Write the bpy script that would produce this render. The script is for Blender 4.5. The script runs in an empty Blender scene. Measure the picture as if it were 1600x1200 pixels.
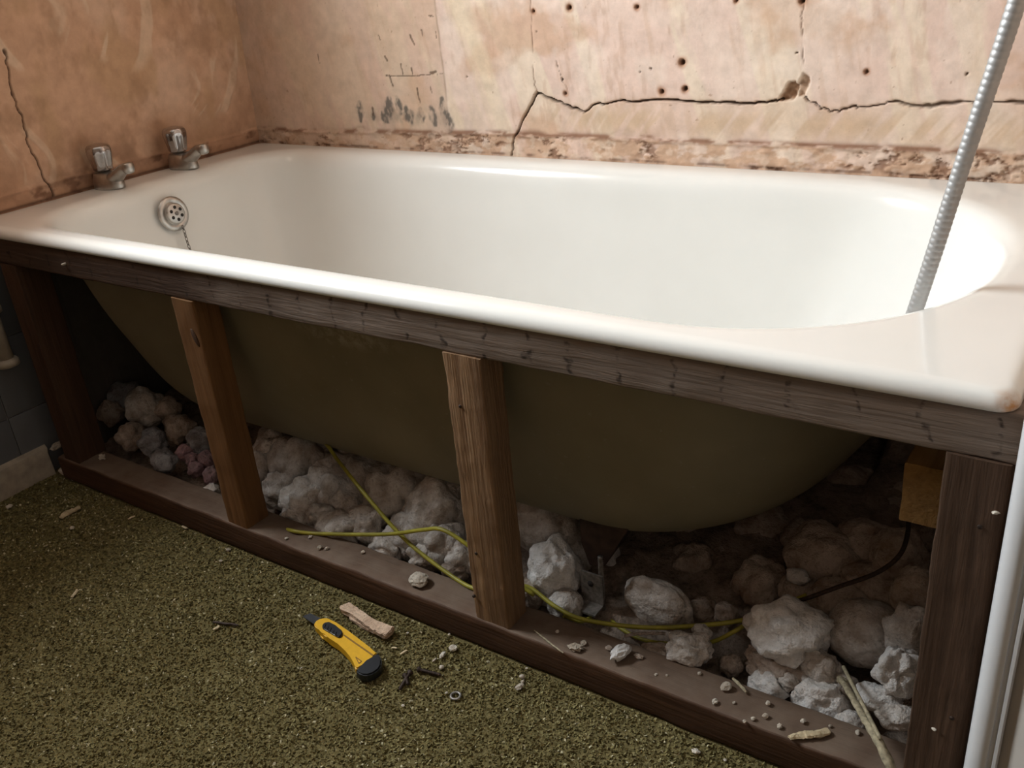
import bpy, bmesh, math, random
import numpy as np
from mathutils import Vector, Matrix, noise

S = bpy.context.scene
COL = S.collection
random.seed(7)
RNG = np.random.default_rng(11)
PI = math.pi

# ------------------------------------------------------------------ camera
F_PX = 1439.83
CAM_C = Vector((1.72081, -0.75951, 0.87062))
RW = Matrix(((0.82744076, 0.17634791, -0.53314464),
             (0.55517318, -0.39959992, 0.72945366),
             (-0.08440692, -0.89956729, -0.4285489)))
cam_data = bpy.data.cameras.new('camera')
cam = bpy.data.objects.new('camera', cam_data)
COL.objects.link(cam)
cam_data.sensor_width = 36.0
cam_data.lens = F_PX / 1600.0 * 36.0
cam_data.clip_start = 0.02
m = Matrix.Identity(4)
for i in range(3):
    m[i][0] = RW[i][0]
    m[i][1] = -RW[i][1]
    m[i][2] = -RW[i][2]
    m[i][3] = CAM_C[i]
cam.matrix_world = m
S.camera = cam

# ------------------------------------------------------------------ light
world = bpy.data.worlds.new('world')
S.world = world
world.use_nodes = True
world.node_tree.nodes['Background'].inputs[0].default_value = (0.75, 0.86, 1.0, 1)
world.node_tree.nodes['Background'].inputs[1].default_value = 0.6

win = bpy.data.lights.new('window_daylight', 'AREA')
win.shape = 'RECTANGLE'
win.size = 0.72            # vertical
win.size_y = 0.54          # along the wall
win.energy = 39.0
win.color = (0.89, 0.965, 1.0)
wo = bpy.data.objects.new('window_daylight', win)
COL.objects.link(wo)
wo.location = (-0.165, -0.19, 1.45)
wo.rotation_euler = (0, math.radians(-90), 0)      # in the left wall's window, facing +X into the room

S.view_settings.view_transform = 'Standard'
S.view_settings.look = 'None'
S.view_settings.gamma = 1.0
S.view_settings.use_curve_mapping = False
S.view_settings.exposure = 0.70

# ------------------------------------------------------------------ helpers
H = 0.511          # height of the bath rim
WALL_Y = 0.70      # back wall


def ray(px, py):
    return RW @ Vector((px - 800.0, py - 600.0, F_PX))


def on(px, py, axis, val):
    r = ray(px, py)
    k = (val - CAM_C[axis]) / r[axis]
    return CAM_C + r * k


def heap_z(y, a=0.035, b=0.33):
    return a + b * max(0.0, y - 0.08)


def on_heap(px, py, a=0.035, b=0.33):
    r = ray(px, py)
    # z = a + b*(y-0.08)
    k = (a + b * (CAM_C.y - 0.08) - CAM_C.z) / (r.z - b * r.y)
    return CAM_C + r * k


def px_size(p):
    """metres covered by one photo pixel at point p"""
    fwd = Vector((RW[0][2], RW[1][2], RW[2][2]))
    return (p - CAM_C).dot(fwd) / F_PX


def link(o, parent=None):
    COL.objects.link(o)
    if parent is not None:
        o.parent = parent
    return o


def tag(o, label=None, cat=None, group=None, kind=None):
    if label: o['label'] = label
    if cat: o['category'] = cat
    if group: o['group'] = group
    if kind: o['kind'] = kind
    return o


def empty(name, loc, label=None, cat=None, group=None):
    o = bpy.data.objects.new(name, None)
    o.empty_display_size = 0.02
    o.location = loc
    link(o)
    return tag(o, label, cat, group)


def mesh_obj(name, verts, faces, mat=None, parent=None, smooth=True, local=None):
    """verts in world space; if parent is an empty at location L the verts are shifted"""
    me = bpy.data.meshes.new(name)
    off = Vector((0, 0, 0))
    if parent is not None:
        off = world_loc(parent)
    if local is not None:
        off = Vector(local) + 0 * off
    me.from_pydata([tuple(Vector(v) - off) for v in verts], [], faces)
    me.update()
    if smooth:
        me.polygons.foreach_set('use_smooth', [True] * len(me.polygons))
    if mat: me.materials.append(mat)
    o = bpy.data.objects.new(name, me)
    link(o, parent)
    if parent is None and local is not None:
        o.location = local
    return o


def world_loc(o):
    l = Vector(o.location)
    while o.parent is not None:
        o = o.parent
        l = l + Vector(o.location)
    return l


def bm_obj(name, bm, mat=None, parent=None, smooth=True, loc=None):
    """bmesh in world coordinates"""
    off = Vector((0, 0, 0))
    if parent is not None:
        off = world_loc(parent)
    elif loc is not None:
        off = Vector(loc)
    if off.length > 0:
        bmesh.ops.translate(bm, verts=bm.verts, vec=-off)
    bmesh.ops.recalc_face_normals(bm, faces=bm.faces)
    me = bpy.data.meshes.new(name)
    bm.to_mesh(me)
    bm.free()
    if smooth:
        me.polygons.foreach_set('use_smooth', [True] * len(me.polygons))
    if mat: me.materials.append(mat)
    o = bpy.data.objects.new(name, me)
    link(o, parent)
    if parent is None and loc is not None:
        o.location = loc
    return o


def auto_smooth(o, deg=40):
    me = o.data
    me.polygons.foreach_set('use_smooth', [True] * len(me.polygons))
    bm = bmesh.new(); bm.from_mesh(me)
    for e in bm.edges:
        if len(e.link_faces) == 2 and e.calc_face_angle(0) > math.radians(deg):
            e.smooth = False
    bm.to_mesh(me); bm.free()
    return o


# numpy value noise ------------------------------------------------------
def vnoise(x, y, seed=0):
    r = np.random.default_rng(seed)
    tab = r.random((256, 256))
    xi = np.floor(x).astype(int); yi = np.floor(y).astype(int)
    fx = x - xi; fy = y - yi
    fx = fx * fx * (3 - 2 * fx); fy = fy * fy * (3 - 2 * fy)
    a = tab[xi % 256, yi % 256]; b = tab[(xi + 1) % 256, yi % 256]
    c = tab[xi % 256, (yi + 1) % 256]; d = tab[(xi + 1) % 256, (yi + 1) % 256]
    return (a * (1 - fx) + b * fx) * (1 - fy) + (c * (1 - fx) + d * fx) * fy


def fbm(x, y, seed=0, octv=5, gain=0.5):
    t = np.zeros_like(x); a = 1.0; s = 0.0
    for i in range(octv):
        t += a * vnoise(x * 2 ** i + 17.3 * i, y * 2 ** i + 5.1 * i, seed + i)
        s += a; a *= gain
    return t / s


def sstep(a, b, x):
    t = np.clip((x - a) / (b - a), 0, 1)
    return t * t * (3 - 2 * t)


def seg_dist(X, Y, pts):
    """distance to polyline and position parameter"""
    best = np.full(X.shape, 1e9)
    par = np.zeros(X.shape)
    n = len(pts) - 1
    for i in range(n):
        ax, ay = pts[i]; bx, by = pts[i + 1]
        dx, dy = bx - ax, by - ay
        L = dx * dx + dy * dy + 1e-12
        t = np.clip(((X - ax) * dx + (Y - ay) * dy) / L, 0, 1)
        d = np.hypot(X - ax - t * dx, Y - ay - t * dy)
        msk = d < best
        best = np.where(msk, d, best)
        par = np.where(msk, (i + t) / n, par)
    return best, par


# ------------------------------------------------------------------ materials
class NT:
    def __init__(self, name):
        self.mat = bpy.data.materials.new(name)
        self.mat.use_nodes = True
        self.t = self.mat.node_tree
        self.b = self.t.nodes['Principled BSDF']
        self.tc = self.n('ShaderNodeTexCoord')

    def n(self, typ, **kw):
        nd = self.t.nodes.new(typ)
        for k, v in kw.items():
            setattr(nd, k, v)
        return nd

    def l(self, a, b):
        self.t.links.new(a, b)

    def mapping(self, scale=(1, 1, 1), coord='Object', rot=(0, 0, 0)):
        mp = self.n('ShaderNodeMapping')
        mp.inputs['Scale'].default_value = scale
        mp.inputs['Rotation'].default_value = rot
        self.l(self.tc.outputs[coord], mp.inputs['Vector'])
        return mp.outputs[0]

    def noise(self, scale, vec=None, detail=4, rough=0.55, dist=0.0):
        nd = self.n('ShaderNodeTexNoise')
        nd.inputs['Scale'].default_value = scale
        nd.inputs['Detail'].default_value = detail
        nd.inputs['Roughness'].default_value = rough
        nd.inputs['Distortion'].default_value = dist
        if vec is None: vec = self.tc.outputs['Object']
        self.l(vec, nd.inputs['Vector'])
        return nd.outputs[0]

    def ramp(self, fac, stops):
        r = self.n('ShaderNodeValToRGB')
        e = r.color_ramp.elements
        while len(e) < len(stops): e.new(0.5)
        for i, (p, c) in enumerate(stops):
            e[i].position = p
            e[i].color = (*c, 1) if len(c) == 3 else c
        self.l(fac, r.inputs[0])
        return r.outputs[0]

    def mix(self, fac, a, b, blend='MIX'):
        mx = self.n('ShaderNodeMix', data_type='RGBA', blend_type=blend)
        for sock, v in ((mx.inputs[0], fac), (mx.inputs[6], a), (mx.inputs[7], b)):
            if hasattr(v, 'is_linked') or hasattr(v, 'links'):
                self.l(v, sock)
            elif isinstance(v, (int, float)):
                sock.default_value = v
            else:
                sock.default_value = (*v, 1)
        return mx.outputs[2]

    def math(self, op, a, b=None):
        nd = self.n('ShaderNodeMath', operation=op)
        for i, v in enumerate((a, b)):
            if v is None: continue
            if isinstance(v, (int, float)): nd.inputs[i].default_value = v
            else: self.l(v, nd.inputs[i])
        return nd.outputs[0]

    def bump(self, h, strength=0.3, dist=0.002, prev=None):
        b = self.n('ShaderNodeBump')
        b.inputs['Strength'].default_value = strength
        b.inputs['Distance'].default_value = dist
        self.l(h, b.inputs['Height'])
        if prev is not None: self.l(prev, b.inputs['Normal'])
        return b.outputs[0]

    def base(self, c):
        if isinstance(c, tuple): self.b.inputs['Base Color'].default_value = (*c, 1)
        else: self.l(c, self.b.inputs['Base Color'])

    def set(self, rough=None, metal=None, normal=None, coat=None, spec=None):
        if rough is not None:
            if isinstance(rough, (int, float)): self.b.inputs['Roughness'].default_value = rough
            else: self.l(rough, self.b.inputs['Roughness'])
        if metal is not None: self.b.inputs['Metallic'].default_value = metal
        if coat is not None: self.b.inputs['Coat Weight'].default_value = coat
        if spec is not None: self.b.inputs['Specular IOR Level'].default_value = spec
        if normal is not None: self.l(normal, self.b.inputs['Normal'])
        return self.mat


def simple(name, col, rough=0.5, metal=0.0, var=0.15, scale=60, bump=0.0):
    t = NT(name)
    nz = t.noise(scale)
    c2 = tuple(v * (1 - var * 2) for v in col)
    t.base(t.ramp(nz, [(0.3, c2), (0.7, col)]))
    nrm = t.bump(nz, bump, 0.001) if bump else None
    return t.set(rough, metal, nrm)


def plaster_mat(name):
    t = NT(name)
    at = t.n('ShaderNodeAttribute', attribute_name='tint')
    n1 = t.noise(38, detail=6, rough=0.6)
    v = t.ramp(n1, [(0.3, (0.86, 0.85, 0.84)), (0.7, (1.06, 1.06, 1.06))])
    t.base(t.mix(1.0, at.outputs['Color'], v, 'MULTIPLY'))
    n2 = t.noise(230, detail=4)
    nr = t.bump(n2, 0.25, 0.0012)
    nr = t.bump(n1, 0.3, 0.003, nr)
    return t.set(0.85, normal=nr, spec=0.2)


def wood_mat(name, dark, light, axis='Z', dust=None, rough_grain=1.0, knots=False, scale=1.0, greyx=None):
    t = NT(name)
    long_s, sh = 5.0 * scale, 95.0 * scale
    sc = {'X': (long_s, sh, sh), 'Y': (sh, long_s, sh), 'Z': (sh, sh, long_s)}[axis]
    mp = t.mapping(sc)
    g = t.noise(1.0, mp, detail=5, rough=0.65, dist=0.6)
    sc2 = tuple(v * 0.22 for v in sc)
    g2 = t.noise(1.0, t.mapping(sc2), detail=3)
    c = t.ramp(g, [(0.28, dark), (0.72, light)])
    mid = tuple((a + b) / 2 for a, b in zip(dark, light))
    c = t.mix(t.ramp(g2, [(0.35, (0, 0, 0)), (0.65, (0.75,) * 3)]), c, tuple(v * 0.62 for v in mid))
    if greyx is not None:
        # weathering: the saw-cut face goes from stained brown to bare grey along the board
        n5 = t.noise(9.0)
        sx = t.n('ShaderNodeSeparateXYZ'); t.l(t.tc.outputs['Object'], sx.inputs[0])
        w = t.math('ADD', sx.outputs[0], t.math('MULTIPLY', n5, 0.5))
        c = t.mix(t.ramp(w, [(greyx[0], (0, 0, 0)), (greyx[1], (0.85,) * 3)]), c,
                  t.ramp(g, [(0.25, tuple(v * 0.6 for v in greyx[2])), (0.75, greyx[2])]))
    if knots:
        # ragged nicks left across the board by the saw
        sx = t.n('ShaderNodeSeparateXYZ'); t.l(t.tc.outputs['Object'], sx.inputs[0])
        nw = t.noise(30.0, detail=3)
        ph = t.math('ADD', t.math('MULTIPLY', sx.outputs[0 if axis == 'X' else 2], 2 * PI * 17.0), t.math('MULTIPLY', nw, 5.0))
        band = t.ramp(t.math('SINE', ph), [(0.93, (0,) * 3), (1.0, (1,) * 3)])
        nk = t.noise(1.0, t.mapping((60, 60, 130) if axis == 'X' else (130, 60, 60)), detail=3)
        kf = t.math('MULTIPLY', band, t.ramp(nk, [(0.45, (0,) * 3), (0.6, (0.8,) * 3)]))
        c = t.mix(kf, c, tuple(v * 0.35 for v in dark))
    if dust is not None:
        geo = t.n('ShaderNodeNewGeometry')
        sx = t.n('ShaderNodeSeparateXYZ'); t.l(geo.outputs['True Normal'], sx.inputs[0])
        n4 = t.noise(26.0, detail=5)
        up = t.ramp(sx.outputs[2], [(0.6, (0,) * 3), (0.95, (1,) * 3)])
        f = t.math('MULTIPLY', up, t.ramp(n4, [(0.3, (0.45,) * 3), (0.62, (0.95,) * 3)]))
        c = t.mix(f, c, dust)
    t.base(c)
    n3 = t.noise(1.0, t.mapping(tuple(v * 2.4 for v in sc)), detail=3)
    nr = t.bump(g, 0.5 * rough_grain, 0.003)
    nr = t.bump(n3, 0.45 * rough_grain, 0.0015, nr)
    return t.set(0.72, normal=nr, spec=0.25)


def lump_mat(name, light, dirt, amount=0.5):
    t = NT(name)
    info = t.n('ShaderNodeObjectInfo')
    ad = t.n('ShaderNodeVectorMath', operation='ADD')
    t.l(t.tc.outputs['Object'], ad.inputs[0])
    t.l(info.outputs['Location'], ad.inputs[1])
    n1 = t.noise(34, ad.outputs[0], detail=6, rough=0.62)
    n2 = t.noise(190, ad.outputs[0], detail=4, rough=0.6)
    c = t.ramp(n1, [(0.5 - 0.3 * amount - 0.02, dirt), (0.5 + 0.24 * (1 - amount), light)])
    c = t.mix(t.ramp(n2, [(0.28, (0.55,) * 3), (0.45, (0,) * 3)]), c, tuple(v * 0.6 for v in dirt))
    rv = t.n('ShaderNodeMapRange')
    rv.inputs[3].default_value = 0.8; rv.inputs[4].default_value = 1.05
    t.l(info.outputs['Random'], rv.inputs[0])
    vm = t.n('ShaderNodeVectorMath', operation='SCALE')
    t.l(c, vm.inputs[0]); t.l(rv.outputs[0], vm.inputs[3])
    t.base(vm.outputs[0])
    n3 = t.noise(95, ad.outputs[0], detail=5, rough=0.65)
    nr = t.bump(n2, 0.7, 0.003)
    nr = t.bump(n3, 0.6, 0.006, nr)
    return t.set(0.95, normal=nr, spec=0.1)


M = {}
M['plaster'] = plaster_mat('pink_plaster')
M['lump'] = lump_mat('white_lump', (0.78, 0.75, 0.72), (0.44, 0.37, 0.31), 0.4)
M['lump_clean'] = lump_mat('clean_white_lump', (0.95, 0.945, 0.945), (0.74, 0.71, 0.68), 0.2)
M['lump_dirty'] = lump_mat('dirty_lump', (0.62, 0.53, 0.46), (0.32, 0.24, 0.185), 0.45)
M['lump_blue'] = lump_mat('blue_grey_lump', (0.46, 0.48, 0.52), (0.22, 0.2, 0.2), 0.4)
M['lump_pink'] = lump_mat('pink_lump', (0.46, 0.29, 0.33), (0.27, 0.2, 0.2), 0.5)
M['crumb'] = lump_mat('plaster_crumb', (0.78, 0.72, 0.62), (0.55, 0.47, 0.38), 0.3)
M['bed'] = lump_mat('dust_bed', (0.34, 0.27, 0.22), (0.14, 0.105, 0.08), 0.5)
M['strip'] = lump_mat('pink_plaster_strip', (0.80, 0.60, 0.44), (0.6, 0.42, 0.30), 0.35)
M['splinter'] = wood_mat('pale_splinter', (0.5, 0.38, 0.22), (0.78, 0.66, 0.45), 'X', scale=2)
M['cable'] = simple('yellow_green_cable', (0.40, 0.36, 0.04), 0.45, var=0.2, scale=40)
M['chrome'] = simple('worn_chrome', (0.50, 0.48, 0.45), 0.30, 1.0, var=0.12, scale=90, bump=0.05)
M['knobclear'] = simple('smoked_chrome_knob', (0.50, 0.47, 0.46), 0.14, 1.0, var=0.15, scale=70)
M['grille'] = simple('satin_chrome_grille', (0.62, 0.60, 0.57), 0.32, 1.0, var=0.12, scale=90)
M['hose'] = simple('steel_hose', (0.42, 0.415, 0.41), 0.55, 0.7, var=0.06, scale=40)
M['black'] = simple('black_plastic', (0.012, 0.013, 0.017), 0.4, var=0.1)
M['hole'] = simple('dark_hole', (0.02, 0.017, 0.015), 0.7, var=0.1)
M['steel'] = simple('dull_steel', (0.36, 0.33, 0.30), 0.5, 0.6, var=0.3, scale=140, bump=0.1)
M['blade'] = simple('dark_blade_steel', (0.07, 0.07, 0.075), 0.45, 0.7, var=0.2, scale=120)
M['rust'] = simple('rusty_screw', (0.07, 0.045, 0.035), 0.65, 0.5, var=0.3, scale=300, bump=0.2)
M['yellow'] = simple('yellow_plastic', (0.72, 0.40, 0.012), 0.42, var=0.06, scale=150, bump=0.02)
M['groove'] = simple('ochre_groove', (0.25, 0.12, 0.01), 0.5, var=0.1)
M['cradle'] = simple('brown_iron_cradle', (0.085, 0.052, 0.04), 0.6, 0.3, var=0.3, scale=50, bump=0.2)
M['white_gloss'] = simple('white_gloss_paint', (0.66, 0.66, 0.67), 0.25, var=0.02, scale=20)
M['taupe'] = simple('taupe_paint', (0.50, 0.46, 0.42), 0.55, var=0.05, scale=20)
M['cream'] = simple('cream_paint', (0.48, 0.41, 0.32), 0.4, var=0.18, scale=45, bump=0.1)
M['tile'] = simple('grey_tile', (0.16, 0.165, 0.175), 0.35, var=0.06, scale=14)
M['grout'] = simple('grout', (0.30, 0.29, 0.27), 0.9, var=0.15, scale=80)
M['ceiling'] = simple('white_ceiling', (0.62, 0.56, 0.50), 0.9, var=0.03, scale=5)
M['roomwall'] = simple('bare_plaster_room', (0.42, 0.32, 0.25), 0.9, var=0.08, scale=6)
M['glass'] = simple('window_glass', (0.8, 0.85, 0.9), 0.05, var=0.0)
M['straw'] = simple('dry_straw', (0.52, 0.45, 0.30), 0.8, var=0.3, scale=200, bump=0.3)

# enamel with a rust mark attribute
t = NT('white_enamel')
at = t.n('ShaderNodeAttribute', attribute_name='rust')
nz = t.noise(150, detail=4)
rf = t.math('MULTIPLY', at.outputs['Fac'], t.ramp(nz, [(0.3, (0.4,) * 3), (0.6, (1,) * 3)]))
nd = t.noise(6, detail=3)
c = t.ramp(nd, [(0.3, (0.80, 0.80, 0.77)), (0.7, (0.84, 0.84, 0.81))])
t.base(t.mix(rf, c, (0.55, 0.25, 0.07)))
M['enamel'] = t.set(0.16, coat=0.3, spec=0.5)

t = NT('bath_underside')
n1 = t.noise(7, detail=5); n2 = t.noise(120, detail=3)
c = t.ramp(n1, [(0.3, (0.205, 0.178, 0.115)), (0.7, (0.27, 0.238, 0.162))])
c = t.mix(t.ramp(n2, [(0.66, (0,) * 3), (0.72, (0.5,) * 3)]), c, (0.3, 0.28, 0.22))
# pale mottled patch below the rail in the second bay
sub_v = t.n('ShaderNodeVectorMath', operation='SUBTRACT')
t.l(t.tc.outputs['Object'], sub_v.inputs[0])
PALE_PATCH = on(545, 524, 1, 0.075) - Vector((0.83, 0.35, 0.0))
sub_v.inputs[1].default_value = PALE_PATCH
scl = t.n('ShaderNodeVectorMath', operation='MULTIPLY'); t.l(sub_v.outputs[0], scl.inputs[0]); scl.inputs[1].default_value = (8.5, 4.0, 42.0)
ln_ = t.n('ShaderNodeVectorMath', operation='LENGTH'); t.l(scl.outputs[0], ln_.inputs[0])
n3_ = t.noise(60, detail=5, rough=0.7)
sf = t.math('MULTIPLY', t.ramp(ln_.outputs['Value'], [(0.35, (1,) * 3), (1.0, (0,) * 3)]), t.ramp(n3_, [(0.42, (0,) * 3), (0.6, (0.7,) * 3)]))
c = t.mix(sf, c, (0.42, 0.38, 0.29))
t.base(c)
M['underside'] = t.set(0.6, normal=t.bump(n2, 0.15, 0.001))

t = NT('carpet_back')
n1 = t.noise(260, detail=3)
t.base(t.ramp(n1, [(0.3, (0.10, 0.08, 0.032)), (0.7, (0.19, 0.155, 0.07))]))
M['carpet'] = t.set(0.95, normal=t.bump(n1, 0.8, 0.004), spec=0.1)

t = NT('carpet_tufts')
at = t.n('ShaderNodeAttribute', attribute_name='shade')
t.base(t.ramp(at.outputs['Fac'], [(0.0, (0.14, 0.112, 0.042)), (0.55, (0.215, 0.182, 0.078)),
                                 (0.85, (0.34, 0.305, 0.155)), (1.0, (0.55, 0.50, 0.33))]))
M['tuft'] = t.set(0.9, spec=0.15)

M['w_rail'] = wood_mat('rail_timber', (0.045, 0.026, 0.018), (0.12, 0.075, 0.052), 'X', knots=True,
                       greyx=(0.0, 0.3, (0.30, 0.235, 0.19)), rough_grain=1.4)
M['w_post_dark'] = wood_mat('dark_post_timber', (0.05, 0.025, 0.014), (0.115, 0.062, 0.038), 'Z')
M['w_post_orange'] = wood_mat('orange_post_timber', (0.13, 0.06, 0.022), (0.27, 0.135, 0.055), 'Z', rough_grain=0.6)
M['w_post_rough'] = wood_mat('rough_post_timber', (0.13, 0.066, 0.032), (0.36, 0.22, 0.12), 'Z', rough_grain=2.2)
M['w_post_end'] = wood_mat('brown_post_timber', (0.05, 0.028, 0.017), (0.14, 0.082, 0.052), 'Z')
M['w_plate'] = wood_mat('sole_plate_timber', (0.055, 0.026, 0.015), (0.13, 0.065, 0.036), 'X', dust=(0.18, 0.13, 0.096))
M['w_block'] = wood_mat('block_timber', (0.19, 0.10, 0.03), (0.36, 0.21, 0.075), 'Y', rough_grain=1.2)


# ------------------------------------------------------------------ the room shell
def relief_wall(name, us, zs, to_world, height, tint, mat, hole=None):
    """fine wall grid; height = proudness along the wall normal, tint = colour attribute"""
    nu, nz = len(us), len(zs)
    U, Z = np.meshgrid(us, zs, indexing='ij')
    Hh, T = height(U, Z), tint(U, Z)
    P = to_world(U, Z, Hh).reshape(-1, 3)
    idx = np.arange(nu * nz).reshape(nu, nz)
    f = np.stack([idx[:-1, :-1], idx[1:, :-1], idx[1:, 1:], idx[:-1, 1:]], -1).reshape(-1, 4)
    if hole is not None:
        uc = 0.5 * (us[:-1] + us[1:]); zc = 0.5 * (zs[:-1] + zs[1:])
        UC, ZC = np.meshgrid(uc, zc, indexing='ij')
        f = f[~((UC > hole[0]) & (UC < hole[1]) & (ZC > hole[2]) & (ZC < hole[3])).ravel()]
    me = bpy.data.meshes.new(name)
    me.vertices.add(len(P)); me.vertices.foreach_set('co', P.astype(np.float32).ravel())
    me.loops.add(f.size); me.loops.foreach_set('vertex_index', f.astype(np.int32).ravel())
    me.polygons.add(len(f)); me.polygons.foreach_set('loop_start', np.arange(0, f.size, 4, dtype=np.int32))
    me.update(calc_edges=True)
    me.polygons.foreach_set('use_smooth', np.ones(len(f), bool))
    a = me.attributes.new('tint', 'FLOAT_COLOR', 'POINT')
    a.data.foreach_set('color', np.concatenate([T.reshape(-1, 3), np.ones((len(P), 1))], 1).astype(np.float32).ravel())
    me.materials.append(mat)
    o = bpy.data.objects.new(name, me)
    link(o); o['kind'] = 'structure'
    return o


def wpts(lst, plane_axis=1, val=WALL_Y, u=0):
    out = []
    for (a, b) in lst:
        p = on(a, b, plane_axis, val)
        out.append((p[u], p[2]))
    return out


def jag(pts, amp, n=5, seed=1):
    """subdivide a polyline and roughen it"""
    r = random.Random(seed)
    out = []
    for i in range(len(pts) - 1):
        (ax, ay), (bx, by) = pts[i], pts[i + 1]
        for k in range(n):
            f = k / n
            j = 0 if k == 0 else amp
            out.append((ax + (bx - ax) * f + r.uniform(-j, j), ay + (by - ay) * f + r.uniform(-j, j)))
    out.append(pts[-1])
    return out


# back wall features, measured on the wall itself (x, z)
crack_main = jag(wpts([(800, 243), (804, 214), (820, 180), (838, 146), (858, 154), (880, 163), (912, 176), (930, 163),
                       (960, 159), (1020, 156), (1100, 160), (1170, 162), (1205, 157), (1222, 156)]), 0.0018, 5, 3)
crack_right = jag(wpts([(1258, 152), (1280, 168), (1297, 176), (1330, 167), (1352, 168), (1398, 158), (1440, 166), (1475, 161),
                        (1530, 162), (1620, 158)]), 0.002, 5, 4)
crack_up = jag(wpts([(838, 146), (833, 120), (832, 70), (827, -10)]), 0.0015, 6, 5)
crack_up2 = jag(wpts([(1258, 115), (1254, 80), (1252, 40), (1256, -10)]), 0.002, 6, 6)
crack_up3 = jag(wpts([(868, 95), (880, 130), (892, 150)]), 0.002, 5, 9)
patch_hole = wpts([(1216, 158), (1224, 140), (1232, 128), (1242, 126), (1248, 138), (1240, 156)])
patch_hole2 = wpts([(1248, 126), (1256, 113), (1268, 124), (1262, 140), (1256, 150), (1246, 150)])
screw_holes = [(*wpts([(a, b)])[0], r) for a, b, r in
               [(1066, 97, 4.5), (1034, 143, 4.0), (1070, 138, 3.5), (1353, 112, 2.5), (995, 10, 3), (1150, 1, 2.5),
                (1254, 1, 4), (1000, 113, 1.5), (1017, 107, 1.5), (888, 12, 4), (882, 146, 3.2), (838, 50, 2.2), (832, 18, 2.5), (729, 120, 2.2), (1510, 115, 1.2), (1245, 82, 1.4), (878, 125, 1.6), (877, 123, 1.5), (985, 117, 1.2)]]
strokes = [(jag(wpts(l), 0.001, 3, i), w) for i, (l, w) in enumerate([
    ([(640, 55), (647, 70)], 2.2), ([(601, 88), (605, 95)], 2.0), ([(626, 100), (629, 116)], 1.6), ([(642, 106), (644, 116)], 1.8),
    ([(603, 118), (645, 119)], 1.3), ([(645, 119), (694, 116)], 0.8), ([(608, 118), (614, 134)], 2.4), ([(672, 114), (680, 112)], 3.2),
    ([(651, 138), (656, 160)], 1.8), ([(672, 136), (675, 145)], 1.5), ([(670, 24), (677, 26)], 1.5), ([(658, 47), (660, 54)], 1.5), ([(681, 50), (682, 60)], 1.2),
    ([(591, 55), (594, 62)], 1.6), ([(497, 85), (500, 98)], 1.2), ([(582, 168), (583, 180)], 2.6), ([(870, 100), (878, 128)], 0.9)])]
soot = [(wpts(l), w) for l, w in [
    ([(562, 160), (564, 188)], 4.5), ([(583, 170), (584, 186)], 3.2), ([(608, 155), (606, 188)], 6.0), ([(620, 152), (626, 176)], 4.2),
    ([(634, 170), (643, 192)], 6.0), ([(656, 172), (660, 190)], 4.5), ([(673, 168), (680, 194)], 5.0), ([(690, 155), (696, 196)], 4.5),
    ([(700, 180), (703, 205)], 5.0), ([(598, 176), (602, 190)], 4.0)]]
MM = 0.00120   # metres per photo pixel on the back wall


def inside_poly(X, Y, poly):
    c = np.zeros(X.shape, bool)
    n = len(poly)
    for i in range(n):
        (x1, y1), (x2, y2) = poly[i], poly[(i + 1) % n]
        cond = ((y1 > Y) != (y2 > Y)) & (X < (x2 - x1) * (Y - y1) / (y2 - y1 + 1e-12) + x1)
        c ^= cond
    return c


def poly_mask(X, Y, poly, soft=0.003, seed=0):
    jx = (fbm(X * 120, Y * 120, seed, 3) - 0.5) * 0.008
    jy = (fbm(X * 120 + 40, Y * 120, seed + 1, 3) - 0.5) * 0.008
    ins = inside_poly(X + jx, Y + jy, poly)
    d, _ = seg_dist(X + jx, Y + jy, poly + [poly[0]])
    sd = np.where(ins, d, -d)
    return sstep(-soft * 0.3, soft, sd)


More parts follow.
